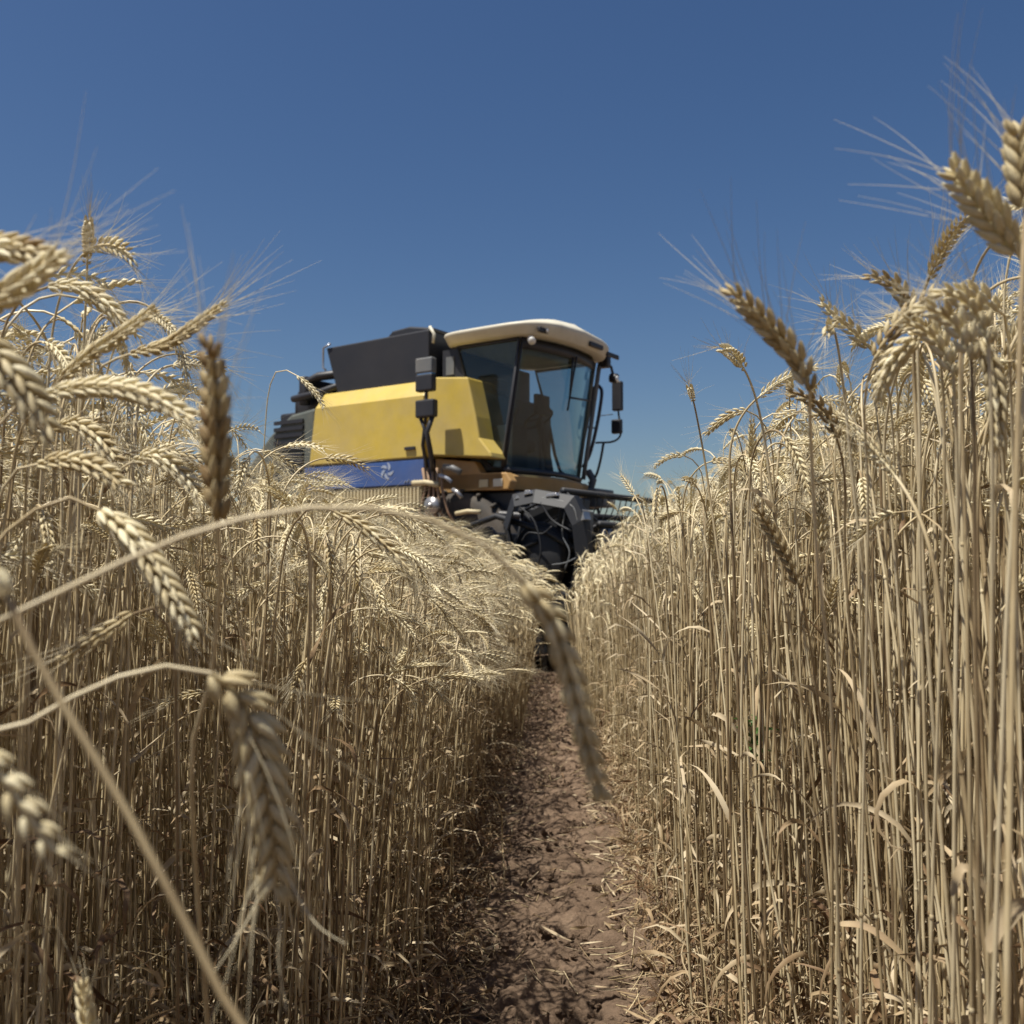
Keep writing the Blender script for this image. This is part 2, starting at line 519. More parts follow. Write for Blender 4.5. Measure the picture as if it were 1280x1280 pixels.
def stem_mesh(mb, stem, lod, rs, r=0.0018, tb=0.5):
    n = {0: 40, 1: 20, 2: 9, 3: 5}[lod]
    L = len(stem)
    if lod <= 1:
        c = stem[np.unique(np.concatenate([np.linspace(0, L - 20, 9), np.arange(L - 18, L)]).astype(int))] if L > 40 else resample(stem, n)
        n = len(c); rad = stem_radii(n, r)
        v, f = tube(c, rad, 6 if lod == 1 else 9)
        tt = np.repeat(np.clip(tb + 0.10 * np.sin(np.linspace(0, 9, n) + rs.uniform(0, 6)) + (np.linspace(-0.45, 0.22, n)), 0, 1), 6 if lod == 1 else 9)  # brown straw foot, tinted darker still to paint in the bank's shade
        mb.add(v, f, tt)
        for q in (0.1, 0.28, 0.5, 0.74):                      # the swollen nodes of the straw
            i = int(q * (L - 1))
            d = stem[min(i + 1, L - 1)] - stem[i]; d = d / (np.linalg.norm(d) + 1e-9)
            lobe(mb, stem[i] - d * 0.003, d, np.array((1.0, 0, 0)), 0.0075, r * 1.45, r * 1.45, 6, 5, 0.12)
    else:
        if lod == 2:
            idx = np.unique(np.concatenate([np.linspace(0, L - 19, 4), np.linspace(L - 16, L - 1, 9)]).astype(int))
        else:
            idx = np.array([0, L // 2, L - 14, L - 6, L - 1])
        c = stem[idx]
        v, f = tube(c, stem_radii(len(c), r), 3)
        mb.add(v, f, np.repeat(np.linspace(tb - 0.55, tb + 0.25, len(c)), 3))  # lower straw is brown; the tint also paints shade towards the foot


def make_leaves(stem, lod, rs, n=None):
    """curves, widths, tints of the dry leaves hanging from one stem"""
    out = []
    L = len(stem)
    n = n if n is not None else rs.integers(2, 5)
    for j in range(n):
        q = [0.12, 0.30, 0.52, 0.74, 0.2][j % 5] * rs.uniform(0.75, 1.15)
        p0 = stem[int(min(q, 0.9) * (L - 1))]
        ln = rs.uniform(0.07, 0.20) if rs.uniform() < 0.75 else rs.uniform(0.02, 0.06)
        m = {0: 14, 1: 9, 2: 5, 3: 3}[lod]
        c = leaf_curve(p0, rs.uniform(0, 6.28), ln, rs, rs.uniform(0.4, 1.4), rs.uniform(0.6, 4.2), m)
        tint = float(np.clip(rs.normal(0.22 + 0.5 * q, 0.24), 0.0, 1))  # low leaves are browner, with shade near the ground put into the tint
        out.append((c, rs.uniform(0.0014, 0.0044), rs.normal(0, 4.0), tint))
    return out


SHAPES = [  # name, height, neck, earcurl, ear_len, lean
    ('drooping', 0.93, 2.0, 0.7, 0.088, 0.06),
    ('drooping', 0.97, 2.3, 0.5, 0.080, 0.03),
    ('drooping', 0.88, 1.7, 0.6, 0.092, 0.10),
    ('drooping', 1.00, 1.9, 0.8, 0.084, 0.05),
    ('nodding', 0.96, 1.2, 0.5, 0.086, 0.04),
    ('nodding', 0.92, 1.4, 0.4, 0.078, 0.09),
    ('nodding', 1.00, 1.0, 0.5, 0.090, 0.02),
    ('nodding', 0.90, 1.3, 0.7, 0.082, 0.08),
    ('upright', 0.95, 0.3, 0.15, 0.085, 0.03),
    ('upright', 0.90, 0.55, 0.2, 0.080, 0.06),
]


def field_variant(shape, lod, seed):
    rs = np.random.default_rng(seed)
    nm, h, neck, curl, el, lean = shape
    h *= rs.uniform(0.96, 1.04); neck *= rs.uniform(0.85, 1.15)
    es = rs.uniform(0.74, 0.98)
    stem, ear = stalk_curve(rs, h, neck, curl, el * 0.86 * rs.uniform(0.8, 1.12), lean * rs.uniform(0.5, 1.5), rs.uniform(0.10, 0.17))
    k = 1.0 / max(stem[:, 2].max(), ear[:, 2].max() - 0.004)
    stem = stem * (1, 1, k)
    ear = stem[-1] + (ear - ear[0])                            # the ear keeps its true shape
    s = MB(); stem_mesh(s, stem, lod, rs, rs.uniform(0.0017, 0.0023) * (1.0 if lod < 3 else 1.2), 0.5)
    e, a = MB(), MB()
    build_ear(ear, lod, rs, rs.uniform(0, 3.14), e, a, es, rs.uniform(0.9, 1.1), rs.uniform(0.045, 0.07), rs.uniform(0.25, 0.5), 0.0003 if lod < 3 else 0.00045, 0.5)
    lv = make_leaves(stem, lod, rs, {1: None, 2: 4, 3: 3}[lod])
    return nm, s, e, a, lv


def pack(shape, lod, seed):
    """one variant as flat arrays for the merged field"""
    nm, s, e, a, lv = field_variant(shape, lod, seed)
    l = MB()
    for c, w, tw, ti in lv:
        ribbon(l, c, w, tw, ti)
    V, T, F, MI, n = [], [], [], [], 0
    for k, mb in enumerate((s, e, a, l)):
        if not mb.v: continue
        v = np.concatenate(mb.v); V.append(v); T.append(np.concatenate(mb.t))
        for f in mb.f:
            f = f + n
            if f.shape[1] == 3:
                f = np.concatenate([f, f[:, 2:3] * 0 - 1], 1)
            F.append(f); MI.append(np.full(len(f), k))
        n += len(v)
    kk = np.concatenate([np.full(len(np.concatenate(mb.v)), k) for k, mb in enumerate((s, e, a, l)) if mb.v])
    return np.concatenate(V), np.concatenate(T), np.concatenate(F), np.concatenate(MI), kk


# path: centre line x = 0.0417 y
def path_x(y):
    return 0.0417 * y


COMB_O = np.array((0.05, 11.0)); COMB_A = R(-34)
CH = np.array((math.cos(COMB_A), math.sin(COMB_A))); CL = np.array((-CH[1], CH[0]))


def comb_local(x, y):
    d = np.stack([x - COMB_O[0], y - COMB_O[1]], -1)
    return d @ CH, d @ CL


def ground_z(x, y):
    """low banks beside the trodden gap"""
    l = np.abs(x - path_x(y))
    return 0.035 * np.clip((l - 0.16) / 0.2, 0, 1) ** 2 * (3 - 2 * np.clip((l - 0.16) / 0.2, 0, 1))


# positions ---------------------------------------------------------
pos = []
for side in (-1, 1):
    row = 0
    lat = 0.36 if side < 0 else 0.33
    while lat < 9.0:
        if lat < 1.6: per, ymax, y0 = (100 if side < 0 else 88), 14.0, -0.4
        elif lat < 3.5: per, ymax, y0 = 30, 15.0, 0.5
        else: per, ymax, y0 = 11, 18.0, 2.0
        m = int((ymax - y0) * per)
        ys = rng.uniform(y0, ymax, m)
        # thin the far part of the inner rows
        keep = (ys < 5) | (rng.uniform(size=m) < (0.62 if lat < 1.6 else 0.6))
        ys = ys[keep]
        xs = path_x(ys) + side * (lat + rng.normal(0, 0.028, len(ys)))
        pos.append(np.stack([xs, ys, np.full(len(ys), side * lat)], 1))
        lat += 0.115 if lat < 1.6 else (0.16 if lat < 3.5 else 0.3)
# stray stalks on the shoulder of the gap
for side in (-1, 1):
    m = 190
    ys = rng.uniform(1.7, 9, m)
    l = side * rng.uniform(0.245, 0.33, m)
    pos.append(np.stack([path_x(ys) + l, ys, l], 1))
for side in (-1, 1):
    m = 260
    ys = rng.uniform(4.6, 7.6, m)
    l = side * rng.uniform(0.15, 0.30, m)
    pos.append(np.stack([path_x(ys) + l, ys, l], 1))
# far-off field to the horizon side, thin
m = 9000
ys = rng.uniform(14, 60, m); xs = rng.uniform(-1, 1, m) * (6 + ys * 0.75)
pos.append(np.stack([xs, ys, xs], 1))
pos = np.concatenate(pos)
u, v = comb_local(pos[:, 0], pos[:, 1])
cut = (u < 2.75) & (v > -2.85) & (v < 5.0)
pos = pos[~cut]
u, v = comb_local(pos[:, 0], pos[:, 1])
# keep clear of the lens
dist = np.hypot(pos[:, 0], pos[:, 1])
pos = pos[(dist > 0.33) & ~((pos[:, 1] < 1.35) & (pos[:, 1] > -0.3) & (np.abs(pos[:, 2]) < np.where(pos[:, 2] < 0, 0.50, 0.38))) & ~((np.abs(pos[:, 2]) < 0.62) & (pos[:, 1] < 0.7) & (pos[:, 1] > -0.3))]
N = len(pos)
print('stalks', N)

dep = pos[:, 1]
lat = pos[:, 2]
px = 640 + FPX * pos[:, 0] / np.maximum(dep, 0.05)
visible = (dep > 0.3) & (px > -40) & (px < 1320)
score = np.where(visible, dep + 2.2 * np.abs(np.abs(lat) - 0.3), 99)
order = np.argsort(score)
N_THINGS = 262
thing_idx = order[:N_THINGS]
is_thing = np.zeros(N, bool); is_thing[thing_idx] = True

shape_p_left = np.array([2.5, 2.5, 3.5, 2.5, 3, 3, 3, 3, 0.5, 0.7]); shape_p_left /= shape_p_left.sum()
shape_p_right = np.array([1.4, 1.4, 1.4, 1.4, 2.4, 2.4, 2.4, 2.4, 1.8, 2.0]); shape_p_right /= shape_p_right.sum()
shape_id = np.where(lat < 0, rng.choice(10, N, p=shape_p_left), rng.choice(10, N, p=shape_p_right))
# the stalks at the rim are a little shorter, those inside are taller
al = np.abs(lat)
target = np.where(lat < 0, np.where(dep < 1.5, 1.12, np.where(dep < 2.0, 1.07, 1.02)), 1.15) + rng.normal(0, 0.03, N)
target = np.minimum(target, np.where(lat < 0, np.where(dep < 1.5, 1.16, np.where(dep < 2.0, 1.09, 1.045)), 1.20))
target = target - 0.12 * np.clip((0.52 - al) / 0.12, 0, 1) - np.where(dep > 2.0, 0.05, 0) * np.clip((0.50 - al) / 0.05, 0, 1)
target = np.where((lat < 0) & (dep < 1.3), target + 0.03, target)
target = np.where((lat < 0) & (al > 0.6) & (dep >= 1.3) & (dep < 2.6), target + 0.055, target)
target = np.where(lat > 0, target + rng.normal(0, 0.025, N) + np.where(dep < 1.4, 0.04, 0), target)
target = np.where((lat < 0) & (al < 0.62) & (dep > 1.3) & (dep < 2.8), target - 0.06, target)
# towards the machine the crop thins out into a notch over the gap
target = np.where(dep > 3.6, np.minimum(target, 0.66 + 1.05 * np.clip(al - 0.12, 0, 9) + rng.normal(0, 0.03, N)), target)
target = np.where(rng.uniform(size=N) < np.where(lat < 0, 0.58, 0.22), target * rng.uniform(0.74, 0.98, N), target)
hs_ = np.where(dep > 14, target * 0.95, target)
yaw = np.where(lat < 0, rng.uniform(-2.3, 2.3, N), np.where(al < 0.75, rng.uniform(-2.1, 2.1, N), rng.uniform(0.3, 6.0, N)))   # ears hang towards the gap and the light
tilt = np.abs(rng.normal(0, 0.045, N)) + np.where(np.abs(lat) < 0.45, 0.01, 0)
odd = (rng.uniform(size=N) < 0.06) & (al > 0.42)
tilt = np.where(odd, rng.uniform(0.1, 0.3, N), tilt)
tilt_az = np.where(np.abs(lat) < 0.5, np.where(lat < 0, 0.0, math.pi) + rng.normal(0, 0.9, N), rng.uniform(0, 6.28, N))
tilt_az = np.where(odd, np.where(lat < 0, math.pi, 0.0) + rng.normal(0, 0.8, N), tilt_az)      # lodged stalks lie into the crop
bz = ground_z(pos[:, 0], pos[:, 1]) - 0.01

# ------------------------------------------------------------------ the ground
gx = np.concatenate([-np.geomspace(3000, 1.0, 26), np.linspace(-0.9, 0.9, 61), np.geomspace(1.0, 3000, 26)])
gy = np.concatenate([-np.geomspace(3000, 1.0, 18), np.linspace(-0.5, 14, 146), np.geomspace(15, 3000, 24)])
X, Y = np.meshgrid(gx, gy)
lmask = np.clip(1 - (np.abs(X - path_x(Y)) - 0.1) / 0.22, 0, 1) * (Y > -1.2) * (Y < 13)
Z = ground_z(X, Y) * (np.abs(X) < 50) - 0.045 * lmask
g = MB(); g.add(np.stack([X, Y, Z], -1).reshape(-1, 3), quads(len(gy), len(gx), closed=False))
tag(g.build('ground', M['soil']), kind='structure')


def vnoise(x, y, f, seed):
    rs = np.random.default_rng(seed); T = rs.uniform(-1, 1, (256, 256))
    xx, yy = x * f + 500, y * f + 500
    xi, yi = np.floor(xx).astype(int), np.floor(yy).astype(int)
    fx, fy = xx - xi, yy - yi
    fx = fx * fx * (3 - 2 * fx); fy = fy * fy * (3 - 2 * fy)
    g_ = lambda i, j: T[i % 256, j % 256]
    return (g_(xi, yi) * (1 - fx) + g_(xi + 1, yi) * fx) * (1 - fy) + (g_(xi, yi + 1) * (1 - fx) + g_(xi + 1, yi + 1) * fx) * fy


ly = np.concatenate([np.arange(-0.6, 3.6, 0.006), np.arange(3.6, 10.0, 0.016)])
lx = np.arange(-0.36, 0.3601, 0.0065)
LX, LY = np.meshgrid(lx, ly)
PX = LX + path_x(LY)
h = 0.018 * vnoise(PX, LY, 7, 1) + 0.011 * vnoise(PX, LY, 19, 2)
cl = vnoise(PX, LY, 38, 3); h += 0.005 * cl
cl = vnoise(PX, LY, 85, 4); h += 0.0042 * cl
h += 0.003 * vnoise(PX, LY, 140, 5)
h += 0.006 * np.clip(vnoise(PX, LY, 26, 21) - 0.25, 0, 1) + 0.005 * np.clip(vnoise(PX, LY, 55, 22) - 0.3, 0, 1)
crumb = np.clip((np.abs(LX) - 0.10) / 0.12, 0, 1)
h += crumb * (0.016 * vnoise(PX, LY, 30, 6) + 0.010 * vnoise(PX, LY, 62, 7))
crack = np.abs(vnoise(PX, LY, 5.5, 9) + 0.4 * vnoise(PX, LY, 14, 10)); h -= 0.022 * np.clip(1 - crack / 0.07, 0, 1)
edge = np.clip((0.36 - np.abs(LX)) / 0.05, 0, 1)
PZ = ground_z(PX, LY) + 0.012 + h * edge - 0.07 * (1 - edge)
p_ = MB(); p_.add(np.stack([PX, LY, PZ], -1).reshape(-1, 3), quads(len(ly), len(lx), closed=False))
tag(p_.build('path', M['soil']), kind='structure')


def surf_z(x, y):
    return ground_z(x, y) + 0.012


# clods of earth
rs = np.random.default_rng(5)
cm = MB()
for i in range(7500):
    y = rs.uniform(1.4, 7.5) if rs.uniform() < 0.8 else rs.uniform(0.3, 1.6)
    l = rs.normal(0, 0.2)
    if abs(l) < 0.12 and rs.uniform() < 0.5: continue
    if abs(l) > 0.7: continue
    r = rs.uniform(0.0025, 0.009) * (1 + 0.9 * (rs.uniform() < 0.1))
    k, m = 6, 5
    a = np.arange(k) * 2 * math.pi / k
    ph = np.linspace(0.05, math.pi - 0.05, m)
    v = np.stack([np.sin(ph)[:, None] * np.cos(a), np.sin(ph)[:, None] * np.sin(a), np.cos(ph)[:, None] * np.ones(k) * 0.75], -1)
    v = v * r * rs.uniform(0.65, 1.3, (m, k, 1))
    x = path_x(y) + l
    cm.add(v.reshape(-1, 3) + (x, y, surf_z(x, y) + r * 0.2), quads(m, k))
tag(cm.build('soil_clods', M['soil'], smooth=False), 'crumbly brown clods lying along the bare soil strip', 'soil', kind='stuff')

# straw litter and withered undergrowth
lt = MB()
for i in range(6500):
    y = 0.9 + 8.0 * rs.uniform() ** 1.4
    l = rs.normal(0, 0.26)
    if abs(l) < 0.13 and rs.uniform() < 0.86: continue
    if abs(l) > 0.9: continue
    x = path_x(y) + l
    ln = rs.uniform(0.015, 0.09); az = rs.uniform(0, 6.28)
    m = 5; s = np.linspace(-0.5, 0.5, m)
    c = np.stack([x + np.cos(az) * s * ln, y + np.sin(az) * s * ln + 0.2 * ln * s ** 2, surf_z(x, y) + 0.010 + rs.uniform(0, 0.012) + rs.uniform(-0.3, 0.5) * s * ln], 1)
    ti = float(np.clip(rs.normal(0.6, 0.3), 0, 1))
    if rs.uniform() < 0.45:
        v, f = tube(c, rs.uniform(0.0008, 0.0017), 3); lt.add(v, f, ti, 1)
    else:
        ribbon(lt, c, rs.uniform(0.0015, 0.004), rs.normal(0, 2), ti)
tag(lt.build('straw_litter', [M['leaf'], M['stem']]), 'broken straw and chaff scattered on the soil', 'straw', kind='stuff')

ug = MB()
for i in range(42000):
    y = 0.6 + 9.0 * rs.uniform() ** 1.3
    side = -1 if rs.uniform() < 0.5 else 1
    l = side * ((0.185 if side < 0 else 0.215) + abs(rs.normal(0, 0.28)))
    if abs(l) > 1.1: continue
    x = path_x(y) + l
    hmax = 0.05 + 0.62 * min(1, max(0, (abs(l) - 0.2) / 0.3))
    z = ground_z(x, y) + rs.uniform(0, hmax) ** 1.0 * rs.uniform(0.15, 1)
    p0 = np.array((x, y, z))
    ln = rs.uniform(0.02, 0.13)
    c = leaf_curve(p0, rs.uniform(0, 6.28), ln, rs, rs.uniform(-0.4, 1.5), rs.uniform(0.5, 4.0), 6)
    ti = float(np.clip(rs.normal(0.30, 0.25), 0, 1))
    if rs.uniform() < 0.3:
        v, f = tube(c, rs.uniform(0.0005, 0.0012), 3); ug.add(v, f, ti, 1)
    else:
        ribbon(ug, c, rs.uniform(0.0012, 0.0045), rs.normal(0, 3), ti)
tag(ug.build('dry_undergrowth', [M['leaf'], M['stem']]), 'tangle of withered brown leaves among the stalk feet', 'undergrowth', kind='stuff')

# ------------------------------------------------------------------ the merged field
VAR = {2: [[pack(SHAPES[s], 2, 100 + s * 17 + j) for j in range(5)] for s in range(10)],
       3: [[pack(SHAPES[s], 3, 500 + s * 7 + j) for j in range(2)] for s in range(10)]}
rest = np.where(~is_thing)[0]
lod = np.where((dep[rest] < 4.6) & (np.abs(lat[rest]) < 2.2), 2, 3)
big_v, big_t, big_q, big_qm, big_tr, big_trm, nv = [], [], [], [], [], [], 0
for L_ in (2, 3):
    for s in range(10):
        nvar = len(VAR[L_][s])
        for j in range(nvar):
            ids = rest[(lod == L_) & (shape_id[rest] == s) & (rest % nvar == j)]
            if not len(ids): continue
            V, T, F, MI, kk = VAR[L_][s][j]
            n = len(ids)
            c, s_ = np.cos(yaw[ids])[:, None], np.sin(yaw[ids])[:, None]
            hh = hs_[ids][:, None]
            x = (V[None, :, 0] * c - V[None, :, 1] * s_)
            y = (V[None, :, 0] * s_ + V[None, :, 1] * c)
            z = V[None, :, 2] * hh
            tx = np.tan(tilt[ids])[:, None] * np.cos(tilt_az[ids])[:, None]; ty = np.tan(tilt[ids])[:, None] * np.sin(tilt_az[ids])[:, None]
            x = x + z * tx + pos[ids, 0][:, None]; y = y + z * ty + pos[ids, 1][:, None]; z = z + bz[ids][:, None]
            big_v.append(np.stack([x, y, z], -1).reshape(-1, 3))
            dt = rng.normal(0.04, 0.22, (n, 1)) + rng.normal(0, 0.13, (n, 4))[:, kk]
            big_t.append(np.clip(T[None] + dt, 0, 1).ravel())
            off = (nv + np.arange(n) * len(V))[:, None, None]
            q = F[F[:, 3] >= 0]; qm = MI[F[:, 3] >= 0]; tr = F[F[:, 3] < 0][:, :3]; trm = MI[F[:, 3] < 0]
            if len(q): big_q.append((q[None] + off).reshape(-1, 4)); big_qm.append(np.tile(qm, n))
            if len(tr): big_tr.append((tr[None] + off).reshape(-1, 3)); big_trm.append(np.tile(trm, n))
            nv += n * len(V)
me = bpy.data.meshes.new('wheat_field')
V = np.concatenate(big_v).astype(np.float32)
Q = np.concatenate(big_q); TR = np.concatenate(big_tr)
me.vertices.add(len(V)); me.vertices.foreach_set('co', V.ravel())
lo = np.concatenate([Q.ravel(), TR.ravel()]).astype(np.int32)
me.loops.add(len(lo)); me.loops.foreach_set('vertex_index', lo)
st = np.concatenate([np.arange(len(Q)) * 4, len(Q) * 4 + np.arange(len(TR)) * 3]).astype(np.int32)
me.polygons.add(len(st)); me.polygons.foreach_set('loop_start', st)
me.polygons.foreach_set('material_index', np.concatenate(big_qm + big_trm).astype(np.int32))
me.polygons.foreach_set('use_smooth', np.ones(len(st), bool))
for k in ('stem', 'ear', 'awn', 'leaf'):
    me.materials.append(M[k])
a = me.attributes.new('tint', 'FLOAT', 'POINT'); a.data.foreach_set('value', np.concatenate(big_t).astype(np.float32))
me.update(calc_edges=True)
print('field verts', len(V))
fo = bpy.data.objects.new('wheat_field', me); COL.objects.link(fo)
tag(fo, 'dense ripe wheat standing on both sides of the bare soil strip', 'wheat field', kind='stuff')
del big_v, big_t, big_q, big_tr


# ------------------------------------------------------------------ single wheat stalks
def proto(shape, seed):
    nm, s, e, a, lv = field_variant(shape, 1, seed)
    root = empty('wheat_stalk')
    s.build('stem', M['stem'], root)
    eo = e.build('ear', M['ear'], root)
    a.build('awns', M['awn'], eo)
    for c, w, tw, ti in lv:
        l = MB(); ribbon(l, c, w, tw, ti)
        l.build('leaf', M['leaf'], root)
    return root


def copy_tree(o, parent=None):
    c = o.copy(); COL.objects.link(c); c.parent = parent
    for ch in o.children:
        copy_tree(ch, c)
    return c


protos = {}
HOW = {'drooping': 'ear hanging straight down', 'nodding': 'ear bent sideways', 'upright': 'ear held nearly upright'}
for n_, i in enumerate(thing_idx):
    s = int(shape_id[i]); j = int(i) % 5
    key = (s, j)
    if key not in protos:
        o = protos[key] = proto(SHAPES[s], 900 + s * 5 + j)
    else:
        o = copy_tree(protos[key])
    T = Matrix.Translation((pos[i, 0], pos[i, 1], bz[i]))
    Sh = Matrix.Identity(4)
    ax = Vector((-math.sin(tilt_az[i]), math.cos(tilt_az[i]), 0))
    o.matrix_world = T @ Matrix.Rotation(float(tilt[i]), 4, ax) @ Matrix.Rotation(float(yaw[i]), 4, 'Z') @ Matrix.Diagonal((1, 1, float(hs_[i]), 1))
    bank = 'left' if lat[i] < 0 else 'right'
    near = 'at the rim of' if abs(lat[i]) < 0.42 else 'inside'
    nm = SHAPES[s][0]
    tag(o, f'ripe wheat stalk, {HOW[nm]}, {near} the {bank} bank', 'wheat stalk',
        f'wheat stalks with {HOW[nm]} {near} the {bank} bank')

# ------------------------------------------------------------------ the stalks that stand out
HN = [0]


def hero(label, ear_px, d_ear, stem_px, d_stem, rootpt, plump=1.0, roll=0.6, awn=0.06, spread=0.35, tb=0.6, r=0.0018,
         leaves=0, extra_awns=(), opn=None, pitch=None, seed=1, scale=1.0, awn_r=0.00028, awn_keep=0.8, lod=0, stem_tb=0.6, group=None, leaf_at=None):
    """ear_px from base to tip, stem_px from ear base downwards"""
    rs = np.random.default_rng(seed + 4000)
    de = np.linspace(d_ear[0], d_ear[1], len(ear_px)) if len(ear_px) else []
    base = at(*stem_px[-1], d_stem[-1] if np.ndim(d_stem) else d_stem)
    ds = np.linspace(d_ear[0] if len(ear_px) else d_stem[0], d_stem[-1], len(stem_px) + (1 if len(ear_px) else 0))
    pts = []
    if len(ear_px):
        ear = np.array([at(x, y, d) for (x, y), d in zip(ear_px, de)])
        pts.append(ear[0])
        pts += [at(x, y, d) for (x, y), d in zip(stem_px, ds[1:])]
    else:
        pts += [at(x, y, d) for (x, y), d in zip(stem_px, ds)]
    low = pts[-1]
    g0 = np.array((rootpt[0], rootpt[1], 0.0)); g0[2] = float(ground_z(g0[0], g0[1])) - 0.01
    mid = low * 0.5 + g0 * 0.5 + np.array((0, 0, 0.03)) + (g0 - low) * np.array((0.12, 0.12, 0))
    pts += [mid, g0]
    stem = catmull(pts, 8)[::-1]
    root = empty('wheat_stalk', tuple(g0))
    loc = lambda q: np.asarray(q) - g0
    sm = MB()
    n = 46
    c = resample(stem, n); rad = stem_radii(n, r)
    v, f = tube(loc(c), rad, 9)
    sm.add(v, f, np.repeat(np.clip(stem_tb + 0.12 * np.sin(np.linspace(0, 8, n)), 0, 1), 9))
    for q in (0.12, 0.3, 0.52):
        i = int(q * (n - 1)); dd = c[i + 1] - c[i]; dd /= np.linalg.norm(dd)
        lobe(sm, loc(c[i]) - dd * 0.004, dd, np.array((1.0, 0, 0)), 0.009, r * 1.5, r * 1.5, 8, 6, 0.15)
    sm.build('stem', M['stem'], root)
    if len(ear_px):
        e, a = MB(), MB()
        curve = loc(catmull(ear, 6))
        build_ear(curve, lod, rs, roll, e, a, scale, plump, awn, spread, awn_r, tb, awn_keep, opn, pitch)
        for pl_ in extra_awns:
            q = loc(catmull([at(*w_) for w_ in pl_], 5)); v, f = tube(q, np.linspace(0.0007, 0.0002, len(q)), 4); a.add(v, f, 0.8)
        eo = e.build('ear', M['ear'], root)
        a.build('awns', M['awn'], eo)
    for k in range(leaves):
        l = MB()
        i = int((0.3 + 0.45 * k / max(1, leaves)) * (n - 1))
        cc = leaf_curve(loc(c[i]), rs.uniform(0, 6.28), rs.uniform(0.08, 0.18), rs, 0.9, 2.8, 14)
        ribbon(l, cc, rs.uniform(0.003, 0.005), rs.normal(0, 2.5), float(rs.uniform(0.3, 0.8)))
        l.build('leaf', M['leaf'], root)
    for lp in (leaf_at or []):
        l = MB()
        cc = loc(catmull([at(*q) for q in lp[0]], 5))
        ribbon(l, cc, lp[1], lp[2], lp[3])
        l.build('leaf', M['leaf'], root)
    tag(root, label, 'wheat stalk', group)
    return root


# left side
hero('large plump wheat ear hanging before the left bank, long awns pointing at the ground',
     [(264, 842), (300, 872), (322, 930), (334, 1000), (342, 1060), (343, 1108)], (0.46, 0.48), [(200, 833), (110, 862), (0, 925), (-90, 985)], (0.46, 0.42), (-0.44, 0.40),
     plump=1.22, roll=1.45, awn=0.075, spread=0.34, tb=1.0, opn=0.52, pitch=0.0052, r=0.0017, seed=1, scale=1.0, awn_r=0.00034, awn_keep=0.5,
     extra_awns=[[(340, 1095, .478), (350, 1150, .478), (348, 1200, .475), (358, 1262, .47)], [(338, 1090, .478), (315, 1140, .475), (292, 1180, .47), (268, 1215, .465)], [(348, 1070, .478), (372, 1120, .475), (398, 1158, .47), (432, 1180, .465)], [(335, 1080, .478), (308, 1125, .48), (290, 1190, .485)], [(350, 1040, .478), (366, 1100, .49), (380, 1150, .495)], [(325, 960, .47), (296, 1030, .465), (285, 1100, .46)], [(350, 960, .475), (378, 1040, .48), (400, 1090, .485)]])
hero('arching wheat stalk whose slender blurred ear hangs over the bare soil strip below the machine',
     [(655, 728), (690, 775), (712, 840), (732, 920), (752, 990)], (0.42, 0.44),
     [(610, 684), (520, 645), (400, 634), (260, 660), (120, 718), (0, 780), (-110, 835)], (0.42, 0.36), (-0.42, 0.34),
     plump=0.9, roll=0.7, awn=0.06, spread=0.3, tb=1.0, r=0.0017, seed=2, awn_r=0.00026, awn_keep=0.3, opn=0.26, pitch=0.0048)
hero('thick blurred straw running diagonally down in front of the left bank, close to the lens',
     [(8, 745), (-30, 690), (-60, 640)], (0.32, 0.33), [(60, 850), (150, 1000), (230, 1150), (300, 1290), (400, 1490)], (0.32, 0.30), (0.10, 0.34),
     plump=0.8, tb=0.5, r=0.0019, seed=3, stem_tb=0.6)
hero('pale bright wheat ear slanting down to the right above the large hanging ear',
     [(128, 640), (165, 672), (200, 722), (238, 785)], (0.62, 0.60), [(90, 622), (40, 640), (-20, 700), (-60, 820)], (0.62, 0.6), (-0.50, 0.62),
     plump=1.25, roll=0.2, awn=0.05, tb=0.85, seed=4)
hero('dark brown upright wheat ear with a white tip, standing over the left bank',
     [(272, 648), (270, 570), (268, 500), (263, 436)], (0.50, 0.49), [(274, 740), (262, 860), (240, 1000)], (0.50, 0.58), (-0.22, 0.8),
     plump=1.05, roll=0.9, awn=0.06, tb=0.2, seed=5, stem_tb=0.3)
hero('topmost wheat ear at the left edge, lying level with its awns raised against the sky',
     [(-70, 325), (-20, 312), (25, 312), (62, 322)], (0.56, 0.54), [(-110, 380), (-120, 520)], (0.56, 0.56), (-0.48, 0.55),
     plump=1.2, awn=0.075, spread=0.55, tb=0.5, seed=6)
hero('golden wheat ear at the left edge, rising to the right just below the topmost ear',
     [(-40, 395), (0, 372), (40, 345), (66, 325)], (0.52, 0.50), [(-90, 450), (-110, 600)], (0.52, 0.55), (-0.47, 0.5),
     plump=1.2, awn=0.075, spread=0.5, tb=0.6, seed=7)
hero('curved wheat ear arching down to the right against the sky, right below the topmost ones',
     [(62, 358), (95, 358), (130, 378), (156, 405)], (0.85, 0.85), [(20, 380), (-10, 470), (-20, 640)], (0.85, 0.86), (-0.56, 0.86),
     plump=1.0, awn=0.06, spread=0.5, tb=0.65, seed=8)
hero('wheat ear pointing up to the right above the left bank, awns fanned against the sky',
     [(80, 470), (120, 438), (155, 415), (190, 388)], (0.80, 0.78), [(40, 520), (10, 620)], (0.80, 0.84), (-0.52, 0.86),
     plump=1.0, awn=0.07, spread=0.5, tb=0.35, seed=9)
hero('slim wheat ear rising to the right, with one long awn against the sky',
     [(165, 442), (205, 432), (240, 410), (275, 384)], (0.82, 0.80), [(120, 470), (90, 600)], (0.82, 0.9), (-0.46, 0.95),
     plump=0.9, awn=0.085, spread=0.35, tb=0.55, seed=10)
